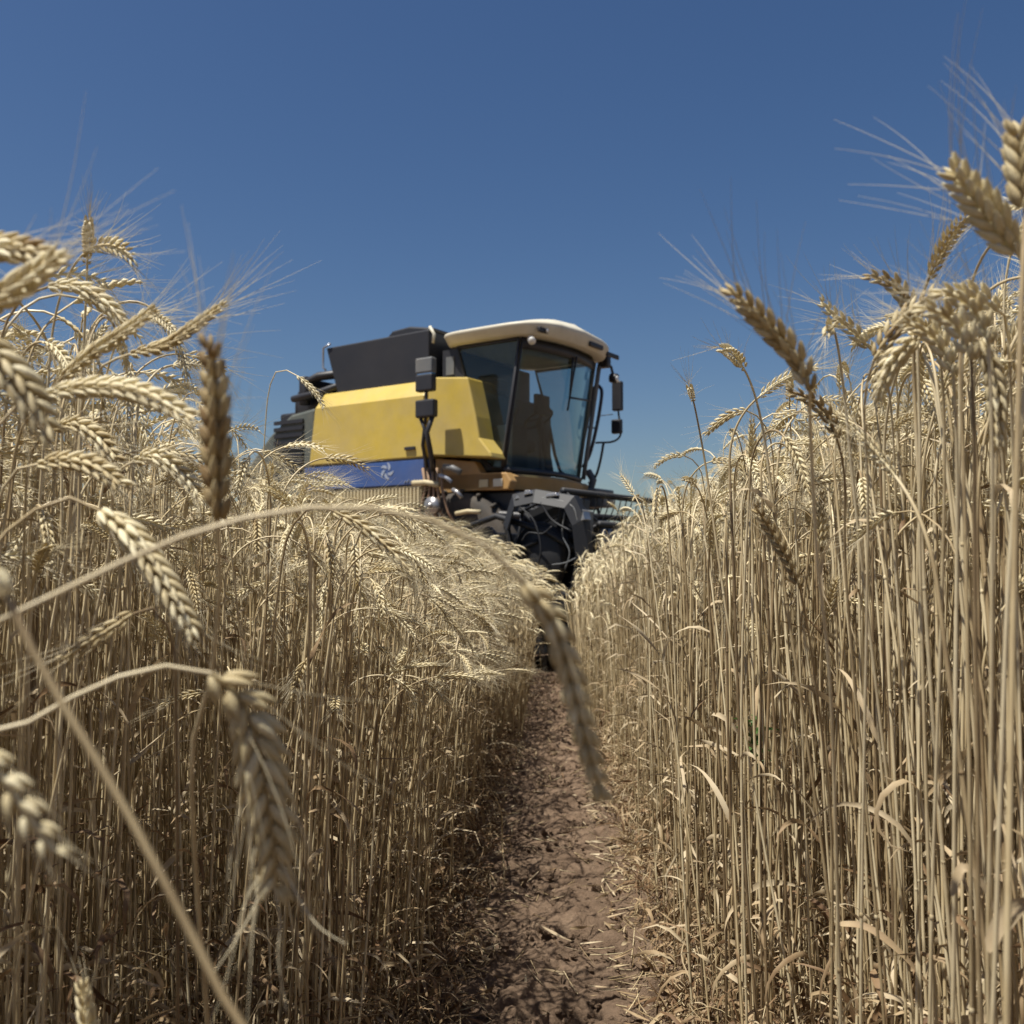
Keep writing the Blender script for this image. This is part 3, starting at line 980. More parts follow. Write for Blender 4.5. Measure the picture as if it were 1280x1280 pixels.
hero('pale level wheat ear beneath the slim rising ear, its tip towards the dark upright ear',
     [(60, 492), (120, 484), (180, 492), (235, 520)], (0.66, 0.64), [(10, 520), (-30, 640)], (0.66, 0.66), (-0.48, 0.66),
     plump=1.1, awn=0.055, spread=0.4, tb=0.9, seed=11)
hero('blurred wheat ear at the left edge slanting down to the right, above the matted ears',
     [(-50, 400), (-10, 440), (25, 480), (60, 535)], (0.50, 0.50), [(-100, 420), (-120, 560)], (0.5, 0.5), (-0.46, 0.44),
     plump=1.15, awn=0.05, spread=0.35, tb=0.5, seed=12)
hero('yellowish wheat ear lying level left of the dark upright ear, halfway down the bank top',
     [(50, 580), (85, 576), (120, 584), (150, 604)], (0.74, 0.72), [(10, 600), (-20, 720)], (0.74, 0.76), (-0.52, 0.78),
     plump=1.05, awn=0.05, spread=0.4, tb=0.6, seed=13)
hero('small slender wheat ear hanging to the right under the arching stalk',
     [(418, 640), (450, 655), (480, 680), (512, 712)], (0.92, 0.92), [(395, 634), (365, 660), (345, 760)], (0.92, 0.98), (-0.32, 1.08),
     plump=0.8, awn=0.045, spread=0.25, tb=0.8, seed=14)
hero('thin withered rusty ear pointing down to the left below the pale bright ear',
     [(165, 768), (140, 785), (112, 802), (82, 822)], (0.70, 0.68), [(190, 760), (215, 800), (220, 900)], (0.7, 0.75), (-0.30, 0.9),
     plump=0.75, awn=0.05, spread=0.2, tb=0.0, seed=15, stem_tb=0.2)
hero('blurred cut-off wheat ear at the left edge, hanging below the stem of the large ear',
     [(-30, 930), (5, 975), (35, 1020), (66, 1062)], (0.36, 0.36), [(-70, 890), (-120, 960)], (0.36, 0.36), (-0.34, 0.3),
     plump=0.7, roll=1.4, awn=0.02, spread=0.2, tb=0.6, seed=16)
hero('pale wheat ear poking up from the bottom edge in front of the left bank',
     [(112, 1340), (112, 1300), (108, 1262), (104, 1235)], (0.62, 0.62), [(110, 1400)], (0.62, 0.62), (-0.3, 0.66),
     plump=1.0, awn=0.04, spread=0.3, tb=0.7, seed=17)
hero('wheat stalk with a small ear hooked over in front of the machine rear panel',
     [(372, 470), (388, 484), (398, 497), (404, 508)], (1.9, 1.9), [(352, 462), (338, 480), (330, 560)], (1.9, 1.95), (-0.55, 2.0),
     plump=0.8, awn=0.05, spread=0.25, tb=0.85, seed=18)
for k, (x, y, t_, lb) in enumerate([(100, 560, 0.4, 'olive'), (200, 600, 0.8, 'pale')]):
    hero(f'{lb} wheat ear nodding left of the dark upright ear among the matted ears',
         [(x - 30, y - 25), (x - 8, y - 30), (x + 20, y - 15), (x + 45, y + 12)], (0.85, 0.83), [(x - 60, y + 5), (x - 70, y + 120)], (0.85, 0.9), (-0.48 - 0.05 * k, 0.95),
         plump=1.0, awn=0.055, spread=0.45, tb=t_, seed=30 + k)

# right side
hero('brown wheat ear leaning left against the sky, the tallest beside the open sky',
     [(1012, 488), (1000, 455), (965, 412), (918, 366)], (0.66, 0.65), [(1014, 560), (1022, 700), (1040, 900)], (0.66, 0.78), (0.31, 0.92),
     plump=1.1, awn=0.07, spread=0.6, tb=0.2, seed=40, roll=0.4)
hero('wheat ear slanting up to the left behind the brown leaning ear',
     [(1090, 438), (1068, 415), (1045, 396), (1028, 378)], (1.0, 1.0), [(1110, 480), (1120, 640)], (1.0, 1.05), (0.44, 1.1),
     plump=0.9, awn=0.06, spread=0.5, tb=0.55, seed=41)
hero('wheat ear slanting up to the right, crossing the hanging brown ear',
     [(1092, 452), (1110, 420), (1135, 392), (1164, 368)], (0.80, 0.80), [(1080, 510), (1085, 660)], (0.80, 0.86), (0.34, 0.98),
     plump=1.0, awn=0.06, spread=0.45, tb=0.7, seed=42)
hero('dark brown wheat ear hanging down to the left from a hooked neck',
     [(1152, 418), (1135, 432), (1115, 455), (1100, 486)], (0.74, 0.73), [(1166, 412), (1176, 450), (1180, 640)], (0.74, 0.80), (0.37, 0.9),
     plump=1.1, awn=0.04, spread=0.3, tb=0.0, seed=43)
hero('tall wheat ear leaning left high against the sky, near the right edge',
     [(1276, 322), (1250, 288), (1222, 250), (1192, 214)], (0.60, 0.59), [(1286, 420), (1262, 700), (1250, 1000), (1240, 1290)], (0.60, 0.62), (0.30, 0.68),
     plump=1.25, awn=0.075, spread=0.6, tb=0.4, seed=44, r=0.002)
hero('highest wheat ear of all, bleached and upright at the right edge',
     [(1282, 268), (1282, 235), (1280, 200), (1276, 168)], (0.56, 0.56), [(1276, 400), (1268, 700), (1262, 1000), (1258, 1300)], (0.56, 0.52), (0.28, 0.58),
     plump=1.4, awn=0.07, spread=0.5, tb=1.0, seed=45, r=0.0024, stem_tb=0.8)
hero('wheat ear drooping out to the left over the sky from a long bent neck',
     [(932, 513), (918, 516), (900, 526), (884, 541)], (1.5, 1.5), [(950, 524), (965, 560), (972, 680)], (1.5, 1.55), (0.50, 1.6),
     plump=0.9, awn=0.05, spread=0.4, tb=0.6, seed=46)
hero('small wheat ear bent over to the left nearest to the machine, lowest against the sky',
     [(856, 570), (845, 569), (832, 573), (820, 582)], (2.0, 2.0), [(870, 580), (882, 620)], (2.0, 2.05), (0.52, 2.1),
     plump=0.8, awn=0.05, spread=0.4, tb=0.7, seed=47)
hero('pale wheat ear pointing up left on a long stem in front of the right bank',
     [(1000, 735), (985, 700), (965, 665), (946, 636)], (0.95, 0.95), [(1012, 800), (1028, 920), (1040, 1060)], (0.95, 1.05), (0.37, 1.15),
     plump=0.85, awn=0.04, spread=0.2, tb=1.0, seed=48)
hero('bleached wheat ear arching to the left under the tall leaning ear',
     [(1246, 388), (1228, 374), (1208, 366), (1190, 368)], (0.78, 0.78), [(1260, 420), (1268, 640)], (0.78, 0.84), (0.45, 0.86),
     plump=1.1, awn=0.06, spread=0.5, tb=0.95, seed=49)
hero('rusty brown wheat ear hanging straight down near the right edge',
     [(1225, 425), (1238, 455), (1246, 500), (1248, 552)], (0.70, 0.70), [(1210, 410), (1200, 440), (1206, 640), (1212, 1000)], (0.70, 0.70), (0.36, 0.78),
     plump=1.1, awn=0.03, spread=0.2, tb=0.0, seed=50)
hero('pale wheat ear arching up to the left beside the brown leaning ear stem',
     [(1046, 548), (1035, 520), (1015, 500), (990, 490)], (0.9, 0.9), [(1056, 600), (1060, 760)], (0.9, 0.95), (0.40, 1.02),
     plump=0.9, awn=0.05, spread=0.4, tb=1.0, seed=51)
hero('upright bead-like wheat ear with its flat side showing, in the middle of the right bank',
     [(1026, 684), (1026, 662), (1025, 640), (1025, 620)], (1.35, 1.35), [(1028, 760), (1030, 900)], (1.35, 1.4), (0.50, 1.45),
     plump=1.0, awn=0.04, spread=0.3, tb=0.75, seed=52)
for k, (x0, x1, d, lb) in enumerate([(1196, 1190, 0.72, 'with a rusty joint'), (1218, 1226, 0.62, 'leaning left at the top'), (1240, 1236, 0.66, 'slim and straight'),
                                      (1150, 1166, 0.85, 'farthest from the right edge')]):
    hero(f'long bare straw standing close before the right bank, {lb}',
         [(x0 - 4, 470 - 20 * k), (x0 - 14, 440 - 20 * k), (x0 - 34, 415 - 20 * k), (x0 - 60, 405 - 20 * k)], (d, d), [(x0, 560), (x0, 700), ((x0 + x1) / 2, 1000), (x1, 1290)], (d, d + 0.03), (0.33 + 0.02 * k, d + 0.08),
         plump=0.95, awn=0.05, spread=0.4, tb=0.4 + 0.15 * k, seed=60 + k, r=0.0020, stem_tb=0.75,
         leaf_at=[([(x1, 1120, d), (x1 + 14, 1085, d), (x1 + 40, 1110, d), (x1 + 62, 1165, d)], 0.0035, 1.0, 0.9)] if k == 0 else
         ([([(x1, 1190, d), (x1 + 22, 1140, d), (x1 + 60, 1130, d), (x1 + 70, 1180, d)], 0.005, 2.4, 0.8)] if k == 2 else None))
hero('short straw with a long withered leaf arching to the right, low in the right bank',
     [], (), [(1040, 900), (1042, 1000), (1046, 1120), (1048, 1240)], (1.1, 1.1), (0.42, 1.15), r=0.0016, seed=70,
     leaf_at=[([(1046, 1155, 1.1), (1085, 1160, 1.08), (1130, 1195, 1.06), (1185, 1262, 1.05)], 0.004, 0.8, 0.95)])
hero('crooked pale straw hanging over the left edge of the bare soil strip',
     [], (), [(600, 935), (603, 970), (625, 1010), (628, 1055)], (2.8, 2.8), (-0.02, 2.62), r=0.0028, seed=71, stem_tb=1.0)
hero('thin pale straw leaning out of the left bank beside the soil strip',
     [], (), [(545, 900), (536, 960), (520, 1020), (515, 1080), (535, 1150), (545, 1200)], (2.2, 2.15), (-0.17, 2.2), r=0.0022, seed=72, stem_tb=0.95)

# a green weed
w = empty('green_weed', tuple(np.array((0.42, 1.62, 0.02))))
wb = MB(); wc = catmull([(0, 0, 0), (0.01, 0, 0.25), (-0.01, 0.0, 0.5), (-0.025, 0, 0.62)], 6)
wb.tube(wc, 0.002, 6); wb.build('stem', M['stem'], w)
rs = np.random.default_rng(3)
for k in range(13):
    l = MB(); p0 = wc[int((0.76 + 0.23 * k / 12) * (len(wc) - 1))]
    ribbon(l, leaf_curve(p0, rs.uniform(0, 6.28), rs.uniform(0.03, 0.065), rs, 0.9, 1.2, 8), rs.uniform(0.003, 0.006), 0.5, float(rs.uniform(0, 1)))
    l.build('leaf', M['green'], w)
tag(w, 'small green weed growing among the dry stalks of the right bank', 'weed')

# ------------------------------------------------------------------ the combine harvester
# local axes: x forward, y away from the camera side, z up; y = 0 is the cab's near side
C = empty('combine_harvester', (COMB_O[0], COMB_O[1], 0), COMB_A)
tag(C, 'yellow and blue combine harvester with dark cab glass and black hopper, working in the wheat', 'combine harvester')
PY = -0.30        # plane of the side panels


def cl_pt(px_, py_, yl):
    """local (x, z) of a photo pixel on the plane y = yl"""
    t = (px_ - 640) / 1200
    # X = .05 + x cosA + yl*CLx ; Y = 11 + x*CHy + yl*CLy
    x = (t * (COMB_O[1] + yl * CL[1]) - COMB_O[0] - yl * CL[0]) / (CH[0] - t * CH[1])
    dd = COMB_O[1] + x * CH[1] + yl * CL[1]
    return x, CAM_H + (700 - py_) / 1200 * dd


def P(px_, py_, yl):
    x, z = cl_pt(px_, py_, yl)
    return (x, yl, z)


# chassis
b = MB(); b.box(-4.1, -0.6, 0.15, 1.75, 1.05, 2.95); b.box(-4.3, -4.1, 0.25, 1.65, 1.0, 2.3); b.box(-0.6, 0.1, 0.45, 1.4, 0.9, 1.6)
b.build('chassis', M['black'], C, smooth=False, bevel=0.03)
# main side panel with its slanted shoulder
xl, xr = cl_pt(385, 490, PY)[0], cl_pt(529, 470, PY)[0]
zc, zt, zb = 2.865, 3.08, 2.12
sec = [(PY, zb), (PY, zc), (PY + 0.17, zt), (PY + 0.40, zt + 0.02), (PY + 0.40, zb)]


def yz_extrude(mb, sec, x0, x1, x0_top=None):
    n = len(sec)
    v = [(x0 if (x0_top is None or z < zc) else x0_top, y, z) for y, z in sec] + [(x1, y, z) for y, z in sec]
    f = [list(range(n))[::-1], list(range(n, 2 * n))] + [[i, (i + 1) % n, (i + 1) % n + n, i + n] for i in range(n)]
    mb.add(v, [np.array(q) for q in f])


b = MB(); yz_extrude(b, sec, xl, xr, xl + 0.10)
sp = b.build('side_panel', M['yellow'], C, smooth=False, bevel=0.02)
s_ = MB(); s_.box(xr - 0.28, xr - 0.12, PY - 0.03, PY - 0.004, 2.22, 2.26); s_.build('handle', M['black'], sp, smooth=False, bevel=0.005)
# the panel behind the cab, its front edge following the door glass
a0 = cl_pt(533, 470, PY)[0]; a1 = cl_pt(583, 474, PY)[0]; a2 = cl_pt(598, 555, PY)[0]; a3 = cl_pt(614, 578, PY)[0]
b = MB(); b.prism([(a0, 2.14), (a3, 2.06), (a3 - 0.02, 2.12), (a2, 2.30), (a2 - 0.05, 2.55), (a1, 3.02), (a0, 3.08)], PY + 0.012, PY + 0.32)
b.build('rear_cab_panel', M['yellow'], C, smooth=False, bevel=0.02)
# blue band
bl0 = cl_pt(443, 577, PY)[0] - 0.9
b = MB(); b.box(bl0, xr, PY + 0.004, PY + 0.25, 1.80, 2.105)
bb = b.build('blue_band', M['blue'], C, smooth=False, bevel=0.012)
# the pale whorl and strokes on the blue band
mk = MB()
cx, cz = cl_pt(483, 593, PY)[0], 1.985
for k in range(5):
    a_ = k * 1.2 + 0.4
    pts = [(cx + (0.03 + 0.075 * s) * math.cos(a_ + s * 1.1), PY - 0.001, cz + (0.03 + 0.075 * s) * math.sin(a_ + s * 1.1)) for s in np.linspace(0, 1, 8)]
    p = np.array(pts); wdt = 0.020 * np.sin(np.linspace(0.35, 2.9, 8))
    tt = np.gradient(p, axis=0); nn = np.stack([-tt[:, 2], tt[:, 0] * 0, tt[:, 0]], 1); nn /= np.linalg.norm(nn, axis=1)[:, None]
    mk.add(np.stack([p - nn * wdt[:, None], p + nn * wdt[:, None]], 1).reshape(-1, 3), quads(8, 2, closed=False))
mk.build('whorl_mark', M['white'], bb, smooth=False)
mk = MB()
x9 = cl_pt(505, 604, PY)[0]
for k in range(5):
    mk.tube([(x9 + k * 0.045, PY - 0.001, 1.83), (x9 + k * 0.045 + 0.03, PY - 0.001, 1.83 + 0.025 + 0.012 * (k % 2))], 0.006, 5)
mk.build('small_strokes', M['white'], bb, smooth=False)
b = MB(); b.box(bl0, xr, PY + 0.002, PY + 0.2, 2.107, 2.118); b.build('trim_strip', M['black'], C, smooth=False)
# lower pale ribbed guard
lg = MB(); x0_ = bl0; x1_ = cl_pt(524, 620, PY)[0]
lg.box(x0_, x1_, PY + 0.03, PY + 0.10, 1.52, 1.79)
for k in range(34):
    xx = x0_ + (x1_ - x0_) * (k + 0.5) / 34
    lg.box(xx - 0.012, xx + 0.012, PY + 0.008, PY + 0.032, 1.54, 1.77)
lg.build('side_guard', M['pale'], C, smooth=False)
b = MB(); b.box(bl0, x1_, PY + 0.05, PY + 0.3, 1.05, 1.515); b.build('lower_skirt', M['black'], C, smooth=False, bevel=0.02)
# rear hood with engine clutter
b = MB()
b.prism([(-4.5, 1.5), (xl - 0.01, 1.3), (xl - 0.01, 2.9), (-3.5, 2.85), (-3.9, 2.6), (-4.45, 2.1)], PY + 0.10, 2.0)
b.build('rear_hood', M['teal'], C, smooth=False, bevel=0.04)
gr = MB()
for k in range(9):
    gr.box(-3.8 , -3.25, PY + 0.07, PY + 0.098, 2.0 + k * 0.09, 2.05 + k * 0.09)
gr.build('radiator_grille', M['black'], C, smooth=False)
b = MB(); b.box(-3.7, -3.05, 0.1, 1.5, 2.9, 3.22); b.box(-3.5, -3.3, 0.0, 0.5, 3.22, 3.34)
b.tube([(-3.45, 0.0, 3.0), (-3.45, 0.0, 3.38)], 0.08, 12); b.tube([(-3.35, -0.05, 3.05), (-3.35, -0.05, 3.30), (-3.2, 0.0, 3.36), (-2.9, 0.1, 3.38)], 0.06, 10)
b.tube([(-3.6, -0.08, 3.08), (-3.1, -0.08, 3.12), (-2.8, 0.0, 3.2)], 0.05, 8)
b.build('engine_deck', M['black'], C, bevel=0.02)
b = MB(); b.tube([(-3.75, 0.2, 2.7), (-3.75, 0.2, 3.1), (-3.68, 0.2, 3.2)], 0.07, 12); b.build('exhaust_pipe', M['black'], C)
# hopper extension, flaring outwards
T0, T1 = 3.06, 3.76


def frustum(mb, lo, hi, z0, z1, zr=None):
    v = [(lo[0], lo[2], z0), (lo[1], lo[2], z0), (lo[1], lo[3], z0), (lo[0], lo[3], z0),
         (hi[0], hi[2], z1[0]), (hi[1], hi[2], z1[1]), (hi[1], hi[3], z1[1]), (hi[0], hi[3], z1[0])]
    f = [[0, 3, 2, 1], [0, 1, 5, 4], [1, 2, 6, 5], [2, 3, 7, 6], [3, 0, 4, 7], [4, 5, 6, 7]]
    mb.add(v, [np.array(q) for q in f])


hx0 = cl_pt(412, 428, 0)[0]; hx1 = cl_pt(541, 420, 0)[0]
b = MB(); frustum(b, (hx0 + 0.2, hx1, -0.08, 1.75), (hx0, hx1, -0.10, 1.85), T0, (3.70, 3.72))
h_ = b.build('grain_tank', M['black'], C, smooth=False, bevel=0.02)
b = MB(); hxm = cl_pt(490, 410, 0)[0]
b.prism([(hxm - 0.12, 3.705), (hxm, 3.80), (hxm + 0.28, 3.82), (hx1 + 0.02, 3.75), (hx1 + 0.02, 3.705)], -0.02, 1.6)
b.build('tank_cover', M['black'], h_, smooth=False, bevel=0.03)
b = MB(); b.tube([(hx0 + 0.02, -0.12, 3.40), (hx0 - 0.03, -0.12, 3.44), (hx0 - 0.03, -0.12, 3.70), (hx0 + 0.10, -0.12, 3.74)], 0.014, 8)
b.build('tank_rail', M['steel'], h_)
b = MB(); b.tube([(hx1 + 0.03, -0.05, 3.55), (hx1 + 0.05, -0.05, 3.66), (hx1 - 0.02, -0.05, 3.76)], 0.02, 8); b.build('bracket', M['cream'], h_)

# ---- cab
cab = MB()
YW = 1.72
cab.box(-1.05, -0.92, 0.02, YW, 1.85, 3.44)                  # rear wall
cab.box(-1.05, -0.12, 0.02, YW, 1.84, 1.93)                  # floor
cabo = cab.build('cab', M['black'], C, smooth=False, bevel=0.02)


def front_x(y, z):
    """windscreen: leans out towards the top and bulges in the middle"""
    q = y / YW
    return -0.17 + 0.25 * (z - 1.95) / 1.5 + 0.17 * (1 - (2 * q - 1) ** 2)


ny, nz_ = 17, 9
ys_, zs_ = np.linspace(0, YW, ny), np.linspace(1.96, 3.45, nz_)
g = MB(); v = np.array([(front_x(y, z), y, z) for z in zs_ for y in ys_]); g.add(v, quads(nz_, ny, closed=False))
wo = g.build('windscreen', M['glass'], cabo)
sd = wo.modifiers.new('thickness', 'SOLIDIFY'); sd.thickness = 0.006
for nm_, yy in (('door_glass', 0.0), ('door_glass', YW)):
    fx0, fx1 = front_x(0, 1.97), front_x(0, 3.45)
    pts = [(-0.84, 3.45), (fx1 - 0.03, 3.45), (fx0 - 0.02, 1.97), (-0.34, 1.98), (-0.46, 2.08), (-0.54, 2.3), (-0.66, 2.85)]
    g = MB(); g.prism(pts, yy - 0.003, yy + 0.003)
    dg = g.build('door_glass', M['glass'], cabo, smooth=False)
    # frame round it
    loop = [np.array((x, yy - (0.012 if yy == 0 else -0.012), z)) for x, z in pts]
    fr_ = MB(); fr_.tube(np.array(loop + [loop[0], loop[1]]), 0.022, 6); fr_.build('door_frame', M['black'], cabo)
# small quarter light behind the door
g = MB(); g.prism([(-1.02, 3.14), (-0.90, 3.14), (-0.90, 3.36), (-1.02, 3.36)], -0.012, -0.006); g.build('quarter_light', M['grey'], cabo, smooth=False)
b = MB(); b.prism([(-1.08, 3.08), (-0.72, 3.06), (-0.86, 3.45), (-1.08, 3.45)], 0.0, 0.03); b.build('rear_pillar', M['black'], cabo, smooth=False)
for yy in (0.012, YW - 0.012):
    b = MB(); pl = [(front_x(0, z) + 0.0, yy, z) for z in np.linspace(1.93, 3.46, 6)]
    b.tube(pl, 0.015 if yy < 1 else 0.024, 8); b.build('front_pillar', M['black'] if yy < 1 else M['teal'], cabo)
b = MB(); b.tube([(front_x(0, z) + 0.045, YW + 0.045, z) for z in np.linspace(1.95, 3.42, 5)], 0.03, 8); b.build('outer_rail', M['grey'], cabo)
# curved sill under the glass
b = MB(); sill = [(front_x(y, 1.95) + 0.012, y, 1.945) for y in np.linspace(-0.02, YW + 0.02, 14)]
b.tube(sill, 0.035, 8); b.build('glass_sill', M['black'], cabo)
b = MB(); hd = [(front_x(y, 3.43) + 0.01, y, 3.41) for y in np.linspace(0, YW, 14)]
v = []
for (x, y, z) in hd: v += [(x - 0.004, y, z + 0.06), (x - 0.004, y, z - 0.07)]
b.add(v, quads(14, 2, closed=False)); hb = b.build('header_band', M['black'], cabo); hb.modifiers.new('t', 'SOLIDIFY').thickness = 0.02
# inside: seat, steering column, console, monitor, driver's blind
b = MB(); b.box(-0.86, -0.42, 0.62, 1.12, 2.26, 2.42); b.box(-0.90, -0.76, 0.62, 1.12, 2.42, 3.02); b.box(-0.88, -0.77, 0.74, 1.0, 3.02, 3.2); b.box(-0.75, -0.5, 0.72, 1.02, 1.93, 2.26)
b.build('seat', M['seat'], cabo, bevel=0.05)
b = MB(); b.tube([(-0.08, 0.87, 1.95), (-0.16, 0.87, 2.35), (-0.24, 0.87, 2.62)], 0.05, 10)
st_ = b.build('steering_column', M['seat'], cabo)
a_ = np.linspace(0, 2 * math.pi, 25); cw = np.array((-0.25, 0.87, 2.65)); e1 = np.array((0.85, 0, 0.52)); e2 = np.array((0, 1, 0))
b = MB(); b.tube(cw + 0.19 * (np.cos(a_)[:, None] * e1 + np.sin(a_)[:, None] * e2), 0.016, 8)
for k in range(3):
    b.tube([cw, cw + 0.19 * (math.cos(k * 2.1) * e1 + math.sin(k * 2.1) * e2)], 0.012, 6)
b.build('steering_wheel', M['seat'], st_)
b = MB(); b.box(-0.85, -0.18, 0.18, 0.52, 1.93, 2.50); b.tube([(-0.3, 0.35, 2.5), (-0.22, 0.35, 2.72)], 0.02, 8)
b.build('side_console', M['seat'], cabo, bevel=0.03)
b = MB(); b.box(-0.10, -0.04, 0.52, 0.80, 2.66, 2.90); b.tube([(-0.08, 0.66, 2.66), (-0.12, 0.70, 1.95)], 0.02, 8); b.build('monitor', M['seat'], cabo, bevel=0.01)
b = MB(); b.box(-0.7, -0.25, 0.05, 0.12, 1.95, 2.12); b.build('toolbox', M['grey'], cabo, bevel=0.02)
# wiper
b = MB(); wy = 0.86
b.tube([(front_x(wy, 3.36) + 0.02, wy, 3.36), (front_x(wy, 2.9) + 0.035, wy + 0.03, 2.9)], 0.014, 6)
b.tube([(front_x(wy, 3.40) + 0.03, wy + 0.06, 3.38), (front_x(wy, 2.75) + 0.03, wy + 0.02, 2.72)], 0.012, 6)
b.tube([(front_x(wy, 2.9) + 0.035, wy + 0.03, 2.88), (front_x(1.6, 2.93) + 0.03, 1.6, 2.95)], 0.013, 6)
b.build('wiper', M['black'], cabo)
# roof
no = 40
an = np.arange(no) * 2 * math.pi / no
rc = np.array((-0.40, YW / 2)); ra, rb = 0.70, 1.06


def ring(scale, z, dz=0.0):
    sup = 5.0
    c_, s_ = np.cos(an), np.sin(an)
    x = np.sign(c_) * np.abs(c_) ** (2 / sup) * ra; y = np.sign(s_) * np.abs(s_) ** (2 / sup) * rb
    x = np.where(x > 0, x * 1.0 + 0.14 * (1 - (y / rb) ** 2) , x)
    z_ = z + dz * (1 - (y / rb) ** 2)
    return np.stack([rc[0] + x * scale, rc[1] + y * scale, z_ + 0 * x], 1)


rings = [ring(0.80, 3.475), ring(0.925, 3.478), ring(0.945, 3.488), ring(0.99, 3.565, 0.03), ring(1.0, 3.588, 0.04), ring(0.99, 3.606, 0.05), ring(0.95, 3.622, 0.06), ring(0.8, 3.665, 0.10), ring(0.4, 3.70, 0.12), ring(0.02, 3.71, 0.13)]
b = MB(); b.add(np.concatenate(rings), quads(len(rings), no))
ro = b.build('roof', M['cream'], cabo)
# lamps in the roof
b = MB()
lampx = rc[0] + 0.66
for k, yy in enumerate((0.02, 1.0, 1.62)):
    b = MB(); v = []
    bx = front_x(max(0, min(YW, yy)), 3.5) + 0.135 if k else 0.31
    b.box(0.285 if k == 0 else 0.40 if k == 1 else 0.30, (0.325 if k == 0 else 0.44 if k == 1 else 0.335), yy - 0.02, yy + 0.30, 3.505, 3.565)
    lo_ = b.build('roof_lamp', M['black'], ro, smooth=False, bevel=0.012)
b = MB(); b.tube([(0.33, 0.14, 3.535), (0.345, 0.14, 3.535)], 0.026, 14); b.build('lamp_lens', M['amber'], ro)
b = MB(); b.tube([(0.20, 0.0, 3.43), (0.24, -0.03, 3.39)], 0.045, 12); b.build('corner_lamp', M['amber'], cabo)
b = MB(); b.tube([(0.14, 1.90, 3.50), (0.18, 1.98, 3.44), (0.20, 2.00, 3.33)], 0.02, 8); b.tube([(0.17, 1.99, 3.30), (0.26, 1.99, 3.28)], 0.065, 14); b.box(0.05, 0.2, 1.84, 1.94, 3.42, 3.58)
b.build('work_lamp', M['black'], ro, bevel=0.01)
b = MB(); b.tube([(0.262, 1.99, 3.28), (0.268, 1.99, 3.28)], 0.05, 14); b.build('lamp_lens', M['amber'], ro)

# platform under the cab
b = MB(); b.prism([(-1.08, 1.72), (-0.02, 1.70), (0.02, 1.80), (-0.05, 1.90), (-0.4, 1.91), (-0.5, 2.05), (-1.08, 2.12)], -0.14, 0.0)
b.build('platform_side', M['ochre'], C, smooth=False, bevel=0.015)
b = MB(); v = []
for y in np.linspace(-0.14, YW + 0.12, 16):
    xf = front_x(min(max(y, 0), YW), 1.95) + 0.05
    v += [(xf, y, 1.90), (xf + 0.03, y, 1.87), (xf - 0.0, y, 1.72), (-1.0, y, 1.70), (-1.0, y, 1.90)]
b.add(v, quads(16, 5)); b.f[-1] = [q for q in b.f[-1]] + [np.arange(5)[::-1] + b.n - 80, np.arange(5) + b.n - 5]; b.mi[-1] = (len(b.f[-1]), 0)
b.build('platform_front', M['ochre'], C, smooth=False)
for xx, yy in ((-0.42, -0.145), (-0.22, -0.145)):
    b = MB(); b.box(xx, xx + 0.13, yy - 0.012, yy, 1.74, 1.83); b.build('side_lamp', M['pale'] if xx < -0.3 else M['cream'], C, smooth=False, bevel=0.006)
b = MB(); b.box(-0.9, 0.0, 0.0, YW, 1.35, 1.69); b.tube([(-0.9, -0.2, 1.3), (-0.5, -0.2, 1.45), (0.1, 0.0, 1.4)], 0.05, 8); b.build('axle_housing', M['black'], C, smooth=False, bevel=0.02)
# hoses and small pale fittings under the platform
for k, (p0, p1, r_, mt) in enumerate([((516, 604), (548, 606), 0.045, 'pale'), ((549, 594), (564, 602), 0.03, 'white'), ((566, 612), (577, 622), 0.035, 'steel'), ((555, 583), (575, 590), 0.05, 'grey'), ((570, 642), (600, 640), 0.035, 'pale')]):
    b = MB(); b.tube([P(*p0, -0.42), P((p0[0] + p1[0]) / 2, (p0[1] + p1[1]) / 2 - 2, -0.43), P(*p1, -0.42)], r_ * 0.75, 10)
    b.build('hydraulic_fitting', M[mt], C)
b = MB(); c0 = np.array(P(540, 632, -0.45)); b.tube([c0 + (0, -0.03, 0), c0 + (0, 0.05, 0)], 0.10, 20); b.tube([c0 + (0, -0.06, 0), c0 + (0, -0.03, 0)], 0.03, 12)
b.build('pulley', M['steel'], C)
b = MB()
for k in range(5):
    b.tube([P(528 + k * 6, 585, -0.36), P(532 + k * 5, 610, -0.40), P(524 + k * 9, 640, -0.38), P(540 + k * 8, 660, -0.36)], 0.018, 6)
b.build('hoses', M['brown'], C)

# wheels


